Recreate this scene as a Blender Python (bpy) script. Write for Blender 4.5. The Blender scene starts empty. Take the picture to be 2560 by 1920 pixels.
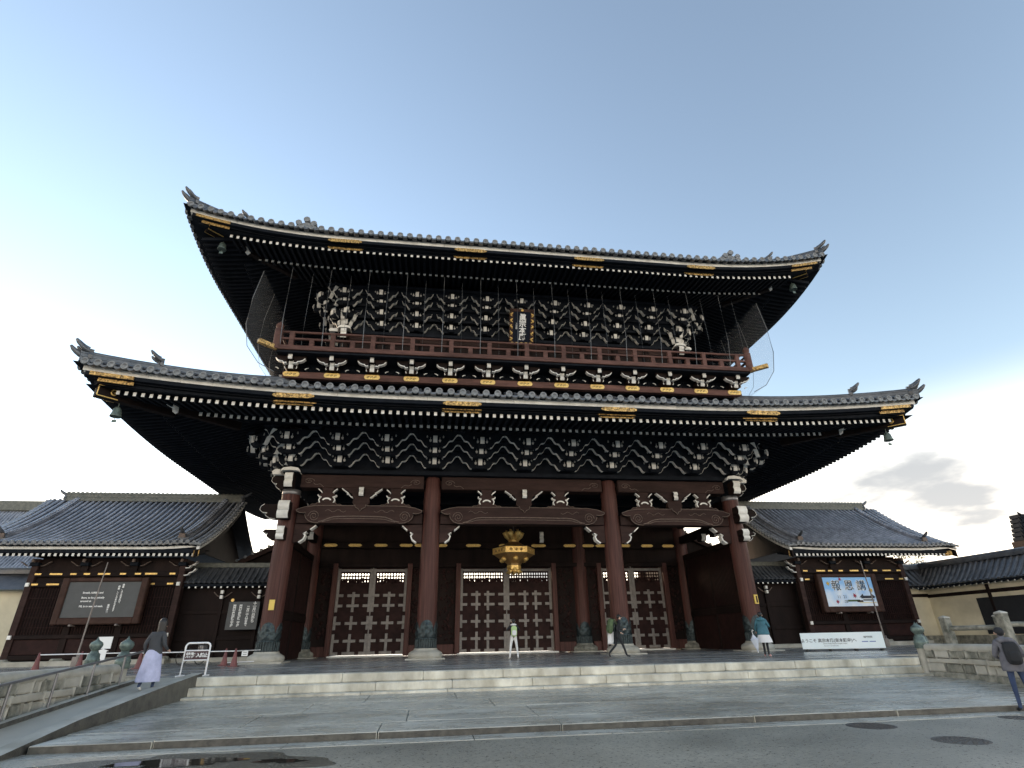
import bpy, math, random
from mathutils import Vector, Matrix
random.seed(7)
R = math.radians
S = bpy.context.scene
COL = S.collection
# ------------------------------------------------------------------ camera
cam = bpy.data.cameras.new('camera'); camo = bpy.data.objects.new('camera', cam); COL.objects.link(camo)
yaw, pitch, roll, fpx = .146, .442, -.021, 1348.7
F = Vector((math.sin(yaw)*math.cos(pitch), math.cos(yaw)*math.cos(pitch), math.sin(pitch)))
r0 = Vector((math.cos(yaw), -math.sin(yaw), 0)); u0 = r0.cross(F)
rr = r0*math.cos(roll) + u0*math.sin(roll); uu = u0*math.cos(roll) - r0*math.sin(roll)
M = Matrix((rr, uu, -F)).transposed().to_4x4(); M.translation = Vector((-5.05, -31.124, .828))
camo.matrix_world = M
cam.sensor_width = 36; cam.lens = 36*fpx/2560; cam.clip_start = .05; cam.clip_end = 4000
S.camera = camo
# ------------------------------------------------------------------ sky and sun
SUN_AZ, SUN_EL = R(-40), R(9)          # azimuth from +Y towards +X, elevation
w = bpy.data.worlds.new('World'); S.world = w; w.use_nodes = True
nt = w.node_tree; nt.nodes.clear()
def N(t, **k):
    n = nt.nodes.new(t)
    for a, b in k.items(): setattr(n, a, b)
    return n
def L(a, b): nt.links.new(a, b)
out = N('ShaderNodeOutputWorld'); bg = N('ShaderNodeBackground'); bg.inputs['Strength'].default_value = .062
sky = N('ShaderNodeTexSky', sky_type='NISHITA', sun_disc=False, sun_elevation=SUN_EL, sun_rotation=SUN_AZ,
        altitude=60, air_density=1.0, dust_density=.03, ozone_density=2.0)
# thin clouds, thicker towards the horizon, all round
tc = N('ShaderNodeTexCoord'); sep = N('ShaderNodeSeparateXYZ'); L(tc.outputs['Generated'], sep.inputs[0])
zc = N('ShaderNodeMath', operation='MAXIMUM'); L(sep.outputs['Z'], zc.inputs[0]); zc.inputs[1].default_value = .0
za = N('ShaderNodeMath', operation='ADD'); L(zc.outputs[0], za.inputs[0]); za.inputs[1].default_value = .16
dv = N('ShaderNodeVectorMath', operation='DIVIDE'); L(tc.outputs['Generated'], dv.inputs[0])
cb = N('ShaderNodeCombineXYZ')
for i in range(3): L(za.outputs[0], cb.inputs[i])
L(cb.outputs[0], dv.inputs[1])
mp = N('ShaderNodeMapping'); mp.inputs['Location'].default_value = (2.2, 9.4, 1.1); L(dv.outputs[0], mp.inputs[0])
no = N('ShaderNodeTexNoise'); no.inputs['Scale'].default_value = 1.1; no.inputs['Detail'].default_value = 7; no.inputs['Roughness'].default_value = .5
L(mp.outputs[0], no.inputs['Vector'])
hz = N('ShaderNodeMapRange', interpolation_type='SMOOTHSTEP'); L(zc.outputs[0], hz.inputs['Value'])     # pale haze added to light the facade, the same on every side
hz.inputs['From Min'].default_value = .0; hz.inputs['From Max'].default_value = .36; hz.inputs['To Min'].default_value = .92; hz.inputs['To Max'].default_value = 0
hm = N('ShaderNodeMixRGB'); L(hz.outputs[0], hm.inputs[0]); L(sky.outputs[0], hm.inputs[1]); hm.inputs[2].default_value = (8.5, 8.5, 8.3, 1)
thr = N('ShaderNodeMapRange'); L(zc.outputs[0], thr.inputs['Value'])     # fewer clouds high up
thr.inputs['From Min'].default_value = .02; thr.inputs['From Max'].default_value = .42; thr.inputs['To Min'].default_value = .43; thr.inputs['To Max'].default_value = .67
sb = N('ShaderNodeMath', operation='SUBTRACT'); L(no.outputs[0], sb.inputs[0]); L(thr.outputs[0], sb.inputs[1])
cm = N('ShaderNodeMapRange'); L(sb.outputs[0], cm.inputs['Value']); cm.inputs['From Max'].default_value = .17; cm.inputs['To Max'].default_value = .93; cm.interpolation_type = 'SMOOTHSTEP'
mx = N('ShaderNodeMixRGB'); L(cm.outputs[0], mx.inputs[0]); L(hm.outputs[0], mx.inputs[1]); mx.inputs[2].default_value = (.88, 1.15, 1.48, 1)
L(mx.outputs[0], bg.inputs['Color']); L(bg.outputs[0], out.inputs['Surface'])
sun = bpy.data.lights.new('sun', 'SUN'); sun.energy = .6; sun.angle = R(16); sun.color = (1, .9, .76)
suno = bpy.data.objects.new('sun', sun); COL.objects.link(suno)
sd = Vector((math.sin(SUN_AZ)*math.cos(SUN_EL), math.cos(SUN_AZ)*math.cos(SUN_EL), math.sin(SUN_EL)))
suno.rotation_euler = sd.to_track_quat('Z', 'Y').to_euler(); suno.location = (-40, 60, 40)
S.view_settings.view_transform = 'Standard'; S.view_settings.look = 'None'; S.view_settings.gamma = 1
S.view_settings.use_curve_mapping = False; S.view_settings.exposure = 3.12
S.view_settings.use_white_balance = True; S.view_settings.white_balance_temperature = 8700; S.view_settings.white_balance_tint = 18   # camera balanced for open shade
S.render.engine = 'CYCLES'; S.cycles.max_bounces = 6; S.cycles.use_denoising = True
# ------------------------------------------------------------------ materials
MATS = {}
def mat(name, col, rough=.6, metal=0., nscale=4., namt=.25, bump=0., bscale=None, col2=None, stretch=(1, 1, 1), rvar=0., spec=.5, detail=6, trans=0., big=0., bigs=.5):
    m = bpy.data.materials.new(name); m.use_nodes = True
    t = m.node_tree; b = t.nodes['Principled BSDF']
    b.inputs['Roughness'].default_value = rough; b.inputs['Metallic'].default_value = metal
    b.inputs['Specular IOR Level'].default_value = spec
    c1 = tuple(col)+(1,)
    if col2 is None: col2 = tuple(c*(1-namt) for c in col)
    c2 = tuple(col2)+(1,)
    tcn = t.nodes.new('ShaderNodeTexCoord'); mpn = t.nodes.new('ShaderNodeMapping'); mpn.inputs['Scale'].default_value = stretch
    geo = t.nodes.new('ShaderNodeNewGeometry')
    t.links.new(geo.outputs['Position'], mpn.inputs[0])
    n = t.nodes.new('ShaderNodeTexNoise'); n.inputs['Scale'].default_value = nscale; n.inputs['Detail'].default_value = detail; n.inputs['Roughness'].default_value = .62
    t.links.new(mpn.outputs[0], n.inputs['Vector'])
    rp = t.nodes.new('ShaderNodeValToRGB'); rp.color_ramp.elements[0].position = .34; rp.color_ramp.elements[1].position = .66
    rp.color_ramp.elements[0].color = c2; rp.color_ramp.elements[1].color = c1
    t.links.new(n.outputs[0], rp.inputs[0]); t.links.new(rp.outputs[0], b.inputs['Base Color'])
    if big:
        nb_ = t.nodes.new('ShaderNodeTexNoise'); nb_.inputs['Scale'].default_value = bigs; nb_.inputs['Detail'].default_value = 5; nb_.inputs['Distortion'].default_value = .6
        t.links.new(mpn.outputs[0], nb_.inputs['Vector'])
        m3 = t.nodes.new('ShaderNodeMapRange'); t.links.new(nb_.outputs[0], m3.inputs['Value']); m3.inputs['From Min'].default_value = .32; m3.inputs['From Max'].default_value = .66; m3.inputs['To Min'].default_value = 1-big; m3.inputs['To Max'].default_value = 1.0+big*.3
        m4 = t.nodes.new('ShaderNodeVectorMath'); m4.operation = 'SCALE'; t.links.new(rp.outputs[0], m4.inputs[0]); t.links.new(m3.outputs[0], m4.inputs['Scale']); t.links.new(m4.outputs[0], b.inputs['Base Color'])
    if rvar:
        mr = t.nodes.new('ShaderNodeMapRange'); t.links.new(n.outputs[0], mr.inputs['Value'])
        mr.inputs['From Min'].default_value = .3; mr.inputs['From Max'].default_value = .7
        mr.inputs['To Min'].default_value = rough-rvar; mr.inputs['To Max'].default_value = rough+rvar
        t.links.new(mr.outputs[0], b.inputs['Roughness'])
    if bump:
        n2 = t.nodes.new('ShaderNodeTexNoise'); n2.inputs['Scale'].default_value = bscale or nscale*6; n2.inputs['Detail'].default_value = 4
        t.links.new(mpn.outputs[0], n2.inputs['Vector'])
        bp = t.nodes.new('ShaderNodeBump'); bp.inputs['Strength'].default_value = bump; bp.inputs['Distance'].default_value = .02
        t.links.new(n2.outputs[0], bp.inputs['Height']); t.links.new(bp.outputs[0], b.inputs['Normal'])
    if trans:
        b.inputs['Alpha'].default_value = trans
    MATS[name] = m
    return m
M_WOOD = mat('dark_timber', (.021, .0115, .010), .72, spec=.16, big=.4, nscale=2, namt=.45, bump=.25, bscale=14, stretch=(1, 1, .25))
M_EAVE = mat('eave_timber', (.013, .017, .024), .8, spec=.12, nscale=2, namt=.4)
M_RED = mat('red_brown_column_timber', (.115, .044, .036), .55, spec=.25, big=.35, bigs=.8, nscale=1.6, col2=(.065, .022, .018), bump=.35, bscale=8, stretch=(9, 9, .35))
M_RAIL = mat('weathered_red_timber', (.18, .088, .072), .75, spec=.2, big=.35, nscale=3, namt=.45, bump=.2, stretch=(.4, 2, 2))
M_BEAM = mat('carved_beam_timber', (.058, .031, .027), .7, spec=.16, big=.35, nscale=2.5, namt=.4, bump=.25, stretch=(.4, 2, 2))
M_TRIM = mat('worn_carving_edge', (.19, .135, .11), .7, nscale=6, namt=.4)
M_WHITE = mat('white_lime_paint', (.88, .87, .82), .6, big=.22, bigs=1.3, nscale=2.2, col2=(.76, .74, .69), bump=.05)
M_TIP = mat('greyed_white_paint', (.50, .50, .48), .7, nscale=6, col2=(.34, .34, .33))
M_GOLD = mat('gilt_fitting', (.92, .62, .22), .36, .45, nscale=14, col2=(.62, .36, .11), bump=.5, bscale=28)
M_GOLDD = mat('gilt_pierced_fitting', (.88, .54, .19), .42, .4, nscale=11, col2=(.10, .05, .02), bump=.6, bscale=22, detail=2)
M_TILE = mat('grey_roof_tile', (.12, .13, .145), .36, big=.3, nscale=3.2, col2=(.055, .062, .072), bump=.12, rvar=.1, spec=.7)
M_TILEW = mat('wet_roof_tile_painted_sheen', (.40, .42, .465), .16, big=.3, nscale=2.4, col2=(.22, .235, .265), bump=.12, rvar=.09, spec=.9)  # base colour lightened to paint the sheen along the tile rows
M_PAN = mat('pan_tile_painted_shade', (.05, .055, .066), .3, nscale=3, col2=(.025, .028, .036), spec=.5)  # darkened to paint shade into the valleys between the rows
M_TILED = mat('weathered_end_tile', (.27, .28, .28), .6, nscale=7, col2=(.12, .128, .135), bump=.3)
M_MOSS = mat('mossy_ridge_tile', (.19, .185, .155), .6, nscale=5, col2=(.09, .10, .085), bump=.2)
M_STONE = mat('pale_granite', (.50, .48, .42), .62, nscale=1.4, col2=(.32, .30, .25), bump=.3, bscale=40, spec=.4)
M_STEP = mat('step_granite', (.78, .74, .63), .55, big=.28, bigs=1.1, nscale=2.2, col2=(.46, .42, .33), bump=.25, bscale=30, stretch=(1, 1, .5))
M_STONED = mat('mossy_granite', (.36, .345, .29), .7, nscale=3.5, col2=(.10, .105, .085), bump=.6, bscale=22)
M_PAVE = mat('wet_granite_paving', (.56, .535, .465), .28, big=.42, bigs=.6, nscale=2.2, col2=(.42, .40, .34), bump=.3, bscale=55, rvar=.12, stretch=(.7, 1.5, 1))
M_PLAT = mat('wet_platform_paving', (.42, .41, .385), .22, nscale=.7, col2=(.27, .255, .225), bump=.15, bscale=40, rvar=.12, stretch=(.5, 1.4, 1))
M_ROAD = mat('wet_asphalt', (.46, .435, .365), .34, big=.38, bigs=.3, nscale=22, col2=(.22, .21, .175), bump=.7, bscale=70, rvar=.1, detail=3)
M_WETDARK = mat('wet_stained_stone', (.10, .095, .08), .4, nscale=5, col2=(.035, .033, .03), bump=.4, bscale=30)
M_RAMP = mat('ramp_concrete', (.46, .42, .35), .5, nscale=1.5, col2=(.36, .33, .27), bump=.2, bscale=60, rvar=.1)
M_GROUND = mat('courtyard_gravel', (.30, .29, .26), .8, nscale=2, namt=.3)
M_COPPER = mat('verdigris_bronze', (.17, .235, .205), .5, .3, nscale=7, col2=(.06, .085, .08), bump=.25)
M_CUFF = mat('dark_bronze_cuff', (.05, .078, .085), .42, .6, nscale=9, col2=(.018, .024, .027), bump=.7, bscale=22)
M_STRAP = mat('grey_door_strap', (.24, .22, .205), .5, .3, nscale=5, col2=(.16, .145, .135))
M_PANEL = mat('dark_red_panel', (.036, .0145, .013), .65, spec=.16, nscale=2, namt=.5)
M_PLAST = mat('ochre_plaster', (.78, .71, .54), .85, big=.25, bigs=.35, nscale=1.2, col2=(.69, .62, .46))
M_BOARD = mat('slate_board', (.065, .073, .077), .5, nscale=2, namt=.2)
M_FRAME = mat('brown_frame', (.07, .034, .026), .65, spec=.2, nscale=3, namt=.4)
M_INK = mat('black_ink', (.02, .025, .035), .6, namt=.1)
M_GREYINK = mat('grey_ink', (.16, .18, .20), .6, namt=.1)
M_BLUEINK = mat('blue_print', (.12, .20, .45), .6, namt=.1)
M_PRINT = mat('white_print', (.85, .85, .83), .6, namt=.05)
M_BANNER = mat('pale_blue_banner', (.80, .88, .90), .5, nscale=.9, col2=(.70, .83, .86))
M_MAROON = mat('maroon_panel', (.07, .028, .035), .5, namt=.1)
M_METALW = mat('white_painted_steel', (.85, .85, .85), .35, namt=.05)
M_STEEL = mat('grey_steel', (.24, .235, .24), .4, .6, namt=.2)
M_POLE = mat('grey_brown_pole', (.26, .22, .20), .5, namt=.3)
M_BLACK = mat('black_metal', (.02, .02, .022), .45, namt=.2)
M_RUBBER = mat('black_rubber', (.015, .015, .015), .8, namt=.2)
M_CONE = mat('faded_red_cone', (.20, .062, .058), .6, nscale=3, col2=(.15, .05, .05))
M_SKIN = mat('skin', (.62, .40, .30), .55, namt=.08)
M_HAIR = mat('black_hair', (.018, .015, .014), .5, namt=.3)
M_SHOEW = mat('white_shoe', (.75, .73, .70), .6, namt=.1)
M_SHOEP = mat('pink_shoe', (.72, .40, .38), .6, namt=.1)
M_SHOED = mat('dark_shoe', (.02, .02, .024), .5, namt=.2)
M_CBLACK = mat('black_cloth', (.016, .018, .022), .8, namt=.3)
M_CWHITE = mat('white_cloth', (.74, .74, .74), .8, namt=.1, bump=.3)
M_CTEAL = mat('teal_cloth', (.030, .165, .215), .7, nscale=5, col2=(.018, .10, .135), bump=.4)
M_CLAV = mat('lavender_cloth', (.50, .52, .70), .8, nscale=6, col2=(.36, .38, .54), bump=.3)
M_CCHAR = mat('charcoal_cloth', (.055, .06, .068), .85, namt=.3, bump=.3)
M_CGREY = mat('grey_cloth', (.16, .16, .18), .85, nscale=7, col2=(.10, .10, .118), bump=.4)
M_JEAN = mat('blue_denim', (.035, .065, .14), .85, nscale=8, col2=(.02, .038, .085), bump=.3)
M_LIME = mat('lime_fabric', (.42, .60, .28), .7, namt=.2)
M_OLIVE = mat('green_fabric', (.10, .16, .07), .8, nscale=9, col2=(.05, .08, .04), bump=.4)
M_WATER = mat('puddle_water', (.05, .046, .036), .04, namt=.3, nscale=9, spec=.6, bump=.03, bscale=14)
M_CLEAR = mat('clear_umbrella_film', (.70, .76, .86), .25, namt=.1, trans=.75)
M_NET = mat('grey_bird_net', (.42, .45, .48), .8, namt=.1, trans=.15)
M_CABLE = mat('grey_cable', (.17, .185, .20), .6, namt=.2)
M_LEAFR = mat('maple_red_print', (.45, .02, .06), .6, namt=.3)
M_LEAFY = mat('ginkgo_yellow_print', (.75, .45, .06), .6, namt=.3)
M_LEAF = mat('tree_leaf', (.075, .11, .03), .6, namt=.5)
M_BARK = mat('tree_bark', (.10, .08, .06), .9, namt=.4)
M_IRON = mat('cast_iron', (.13, .125, .12), .5, .5, nscale=30, namt=.4, bump=.5)
# ------------------------------------------------------------------ mesh builder
class MB:
    def __init__(s): s.v = []; s.f = []; s.m = []; s.sm = []
    def add(s, vs, fs, m=0, sm=False):
        o = len(s.v); s.v += [tuple(v) for v in vs]
        for f in fs: s.f.append(tuple(i+o for i in f)); s.m.append(m); s.sm.append(sm)
        return s
    def box(s, x0, x1, y0, y1, z0, z1, m=0, T=None):
        vs = [(x, y, z) for z in (z0, z1) for y in (y0, y1) for x in (x0, x1)]
        if T: vs = [T @ Vector(v) for v in vs]
        return s.add(vs, [(0, 2, 3, 1), (4, 5, 7, 6), (0, 1, 5, 4), (2, 6, 7, 3), (0, 4, 6, 2), (1, 3, 7, 5)], m)
    def cbox(s, x0, x1, y0, y1, z0, z1, b=.02, m=0, T=None):   # chamfered edges
        xs = (x0, x1); vs = []; 
        def P(i, j, k, dx, dy, dz): return ((x0+dx*b) if i == 0 else (x1-dx*b), (y0+dy*b) if j == 0 else (y1-dy*b), (z0+dz*b) if k == 0 else (z1-dz*b))
        idx = {}
        for i in (0, 1):
            for j in (0, 1):
                for k in (0, 1):
                    for a, d in enumerate(((0, 1, 1), (1, 0, 1), (1, 1, 0))):
                        idx[i, j, k, a] = len(vs); vs.append(P(i, j, k, *d))
        fs = []
        for i in (0, 1): fs.append(tuple(idx[i, j, k, 0] for j, k in ((0, 0), (0, 1), (1, 1), (1, 0)))[::1 if i == 0 else -1])
        for j in (0, 1): fs.append(tuple(idx[i, j, k, 1] for i, k in ((0, 0), (1, 0), (1, 1), (0, 1)))[::1 if j == 0 else -1])
        for k in (0, 1): fs.append(tuple(idx[i, j, k, 2] for i, j in ((0, 0), (0, 1), (1, 1), (1, 0)))[::1 if k == 0 else -1])
        for i in (0, 1):
            for j in (0, 1): fs.append((idx[i, j, 0, 0], idx[i, j, 1, 0], idx[i, j, 1, 1], idx[i, j, 0, 1]))
            for k in (0, 1): fs.append((idx[i, 0, k, 0], idx[i, 1, k, 0], idx[i, 1, k, 2], idx[i, 0, k, 2]))
        for j in (0, 1):
            for k in (0, 1): fs.append((idx[0, j, k, 1], idx[1, j, k, 1], idx[1, j, k, 2], idx[0, j, k, 2]))
        for i in (0, 1):
            for j in (0, 1):
                for k in (0, 1): fs.append((idx[i, j, k, 0], idx[i, j, k, 1], idx[i, j, k, 2]))
        if T: vs = [T @ Vector(v) for v in vs]
        return s.add(vs, fs, m)
    def prism(s, pts, ax, a0, a1, m=0, T=None, cap=True):
        # pts 2D polygon in the plane normal to axis ax ('x': (y,z), 'y': (x,z), 'z': (x,y))
        def P(p, a): return {'x': (a, p[0], p[1]), 'y': (p[0], a, p[1]), 'z': (p[0], p[1], a)}[ax]
        n = len(pts); vs = [P(p, a0) for p in pts] + [P(p, a1) for p in pts]
        fs = [(i, (i+1) % n, n+(i+1) % n, n+i) for i in range(n)]
        if cap: fs += [tuple(range(n))[::-1], tuple(range(n, 2*n))]
        if T: vs = [T @ Vector(v) for v in vs]
        return s.add(vs, fs, m)
    def strip(s, pts, ax, a0, a1, t=.01, m=0, T=None):
        # open polyline of thickness t (below / outside), extruded along ax
        def P(p, a): return {'x': (a, p[0], p[1]), 'y': (p[0], a, p[1]), 'z': (p[0], p[1], a)}[ax]
        n = len(pts); q = []
        for i, p in enumerate(pts):
            a = pts[max(i-1, 0)]; b = pts[min(i+1, n-1)]
            d = Vector((b[0]-a[0], b[1]-a[1])); d = d.normalized() if d.length else Vector((1, 0))
            q.append((p[0]+d.y*t, p[1]-d.x*t))
        vs = [P(p, a0) for p in pts]+[P(p, a1) for p in pts]+[P(p, a0) for p in q]+[P(p, a1) for p in q]
        fs = []
        for i in range(n-1):
            fs += [(i, i+1, n+i+1, n+i), (2*n+i, 3*n+i, 3*n+i+1, 2*n+i+1), (i, 2*n+i, 2*n+i+1, i+1), (n+i, n+i+1, 3*n+i+1, 3*n+i)]
        fs += [(0, n, 3*n, 2*n), (n-1, 3*n-1, 4*n-1, 2*n-1)]
        if T: vs = [T @ Vector(v) for v in vs]
        return s.add(vs, fs, m)
    def tube(s, pts, rad, n=8, m=0, sm=True, cap=True, half=False):
        pts = [Vector(p) for p in pts]; k = len(pts); rad = rad if hasattr(rad, '__len__') else [rad]*k
        up = Vector((0, 0, 1)); rings = []; vs = []
        for i, p in enumerate(pts):
            d = (pts[min(i+1, k-1)]-pts[max(i-1, 0)])
            d = d.normalized() if d.length > 1e-9 else Vector((0, 0, 1))
            a = d.cross(up)
            if a.length < 1e-3: a = d.cross(Vector((0, 1, 0)))
            a.normalize(); b = a.cross(d).normalized()
            if b.z < 0 and not half: pass
            for j in range(n if not half else n+1):
                t = (2*math.pi*j/n) if not half else (math.pi*j/n)
                vs.append(p+a*math.cos(t)*rad[i]+b*math.sin(t)*rad[i])
        q = n if not half else n+1; fs = []
        for i in range(k-1):
            for j in range(n):
                fs.append((i*q+j, i*q+(j+1) % q, (i+1)*q+(j+1) % q, (i+1)*q+j))
        s.add(vs, fs, m, sm)
        if cap: s.add(vs[:q], [tuple(range(q))[::-1]], m); s.add(vs[-q:], [tuple(range(q))], m)
        return s
    def lathe(s, prof, n=20, c=(0, 0, 0), m=0, sm=True, ph=0., sc=(1, 1)):
        vs = []; k = len(prof)
        for r, z in prof:
            for j in range(n):
                t = 2*math.pi*j/n+ph; vs.append((c[0]+r*math.cos(t)*sc[0], c[1]+r*math.sin(t)*sc[1], c[2]+z))
        fs = [(i*n+j, i*n+(j+1) % n, (i+1)*n+(j+1) % n, (i+1)*n+j) for i in range(k-1) for j in range(n)]
        s.add(vs, fs, m, sm)
        if prof[0][0] > 1e-4: s.add(vs[:n], [tuple(range(n))[::-1]], m)
        if prof[-1][0] > 1e-4: s.add(vs[-n:], [tuple(range(n))], m)
        return s
    def grid(s, fn, nu, nv, m=0, sm=True):
        vs = [fn(i/nu, j/nv) for j in range(nv+1) for i in range(nu+1)]
        return s.add(vs, [(j*(nu+1)+i, j*(nu+1)+i+1, (j+1)*(nu+1)+i+1, (j+1)*(nu+1)+i) for j in range(nv) for i in range(nu)], m, sm)
    def sphere(s, c, r, n=10, m=0):
        r = r if hasattr(r, '__len__') else (r, r, r); k = n//2+1
        vs = []; 
        for i in range(k+1):
            a = math.pi*i/k
            for j in range(n): b = 2*math.pi*j/n; vs.append((c[0]+r[0]*math.sin(a)*math.cos(b), c[1]+r[1]*math.sin(a)*math.sin(b), c[2]-r[2]*math.cos(a)))
        return s.add(vs, [(i*n+j, i*n+(j+1) % n, (i+1)*n+(j+1) % n, (i+1)*n+j) for i in range(k) for j in range(n)], m, True)
    def mesh(s, name, mats):
        me = bpy.data.meshes.new(name); me.from_pydata(s.v, [], s.f)
        for m in (mats if isinstance(mats, (list, tuple)) else [mats]): me.materials.append(m)
        me.polygons.foreach_set('material_index', s.m); me.polygons.foreach_set('use_smooth', s.sm)
        me.update(); return me
    def build(s, name, mats, parent=None, loc=(0, 0, 0), rot=(0, 0, 0)):
        return inst(name, s.mesh(name, mats), parent, loc, rot)
def inst(name, me, parent=None, loc=(0, 0, 0), rot=(0, 0, 0), scale=(1, 1, 1)):
    o = bpy.data.objects.new(name, me); COL.objects.link(o); o.location = loc; o.rotation_euler = rot; o.scale = scale
    if parent: o.parent = parent
    return o
def thing(name, label, cat, loc=(0, 0, 0), rz=0, group=None):
    o = bpy.data.objects.new(name, None); COL.objects.link(o); o.empty_display_size = .3
    o.location = loc; o.rotation_euler = (0, 0, rz); return tag(o, label, cat, group)
def tag(o, label, cat, group=None):
    o['label'] = label; o['category'] = cat
    if group: o['group'] = group
    return o
def struct(o): o['kind'] = 'structure'; return o
def stuff(o): o['kind'] = 'stuff'; return o
def text_mesh(body, size, m, ext=.004, align='CENTER', spacing=1., line=1., shear=0., bold=0.):
    cu = bpy.data.curves.new('lettering', 'FONT'); cu.body = body; cu.size = size; cu.extrude = ext; cu.align_x = align; cu.align_y = 'CENTER'
    cu.space_character = spacing; cu.space_line = line; cu.resolution_u = 3; cu.shear = shear; cu.offset = bold
    o = bpy.data.objects.new('tmp', cu); COL.objects.link(o); bpy.context.view_layer.update()
    me = bpy.data.meshes.new_from_object(o.evaluated_get(bpy.context.evaluated_depsgraph_get()))
    bpy.data.objects.remove(o); me.materials.clear(); me.materials.append(m); return me
def lettering(body, size, m, parent, loc, **k):         # upright on a wall that faces -Y
    k2 = {a: k[a] for a in k if a != 'rot'}
    return inst('lettering', text_mesh(body, size, m, **k2), parent, loc, k.get('rot', (math.pi/2, 0, 0)))
lerp = lambda a, b, t: a+(b-a)*t
# ================================================================== SETTING
def slabs(name, parent, xs, y0, y1, z0, z1, m, gap=.008, b=.012, tilt=0.):
    for a, c in zip(xs[:-1], xs[1:]):
        dz = random.uniform(-.003, .003)
        o = MB().cbox(a+gap, c-gap, y0+gap, y1-gap, z0, z1+dz, b).build(name, m, parent)
def rows(x0, x1, step, jit=.12, off=0.):
    xs = [x0]; x = x0+step*(1-off)
    while x < x1-step*.3: xs.append(x+random.uniform(-jit, jit)*step); x += step
    xs.append(x1); return xs
ground = struct(MB().grid(lambda u, v: (lerp(-900, 900, u), lerp(-400, 1400, v), -1.05), 8, 8).build('ground', M_GROUND))
road = struct(MB().grid(lambda u, v: (lerp(-90, 90, u), lerp(-70, -19.93, v), -.755), 60, 12).build('road', M_ROAD))
# gutter strip in front of the kerb
gut = struct(MB().box(-90, 90, -20.0, -19.40, -1.04, -.80).build('gutter', M_STONED))
slabs('gutter_stone', gut, rows(-13.0, 30, 2.9), -19.92, -19.40, -.82, -.748, M_PAVE, b=.006)
# sloping bridge paving of long granite slabs, kerb stones along its front
def slope_z(y): return lerp(-.51, -.635, (-13.4-y)/6.0)
pav = struct(MB().grid(lambda u, v: (lerp(-11.55, 11.9, u), lerp(-19.3, -13.0, v), slope_z(lerp(-19.3, -13.0, v))-.02), 2, 2).build('paving', M_STONED))
def slope_slabs(xs, y0, y1, name, m):
    for a, c in zip(xs[:-1], xs[1:]):
        g = .011; dz = random.uniform(-.004, .004); mb = MB()
        n = 5; vs = []; fs = []
        mb.cbox(a+g, c-g, y0+g, y1-g, -1.0, 0, .012)
        mb.v = [(x, y, z if z < -.5 else slope_z(y)+dz+z) for x, y, z in mb.v]
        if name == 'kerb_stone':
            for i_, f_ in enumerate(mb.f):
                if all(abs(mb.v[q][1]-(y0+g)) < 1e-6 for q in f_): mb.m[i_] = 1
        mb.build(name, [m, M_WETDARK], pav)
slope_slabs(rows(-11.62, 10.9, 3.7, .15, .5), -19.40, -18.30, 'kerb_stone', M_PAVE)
slope_slabs(rows(-11.65, 11.1, 3.3, .2, .2), -18.30, -16.55, 'paving_slab', M_PAVE)
slope_slabs(rows(-11.75, 11.2, 3.5, .2, .7), -16.55, -14.9, 'paving_slab', M_PAVE)
slope_slabs(rows(-11.8, 11.3, 3.1, .2, .4), -14.9, -13.22, 'paving_slab', M_PAVE)
# platform, and three granite steps up to it
plat = struct(MB().box(-12.0, 12.4, -11.9, 34, -1.0, -.03).build('platform', M_STONED))
MB().box(-70, -12.0, -9.8, 34, -1.04, -.035).build('side_bank', M_STONED, plat); MB().box(12.4, 70, -9.8, 34, -1.04, -.035).build('side_bank', M_STONED, plat)
for r_, (a, b) in enumerate(((-11.9, -10.2), (-10.2, -8.3), (-8.3, -6.4), (-6.4, -4.4), (-4.4, -2.2))):
    slabs('platform_slab', plat, rows(-13.4, 12.4, 2.6, .1, .5*(r_ % 2)), a, b, -.2, 0, M_PLAT, .004, .004)
for r_, (a, b) in enumerate(((-2.2, 1.0), (1.0, 4.4), (4.4, 8.0), (8, 14), (14, 24), (24, 34))):
    slabs('platform_slab', plat, rows(-36, 36, 4.8, .1, .5*(r_ % 2)), a, b, -.2, 0, M_PLAT, .004, .004)
for sx in (-1, 1):
    for a, b in ((-9.8, -6.4), (-6.4, -2.2)):
        slabs('platform_slab', plat, rows(*((-40, -13.4) if sx < 0 else (12.4, 40)), 4.4), a, b, -.2, 0, M_PLAT, .004, .004)
stp = struct(MB().box(-11.7, 12.0, -13.0, -11.9, -.95, -.46).build('steps', M_STONED))
slabs('step_block', stp, rows(-11.78, 11.75, 2.45, .03, .3), -12.32, -11.9, -.235, .003, M_STEP, .004, .022)
slabs('step_block', stp, rows(-11.85, 11.6, 2.35, .05, .75), -12.80, -12.0, -.455, -.237, M_STEP, .004, .022)
slabs('step_block', stp, rows(-11.9, 11.4, 2.6, .05, .1), -13.22, -12.2, -.72, -.445, M_STEP, .004, .015)
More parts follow.
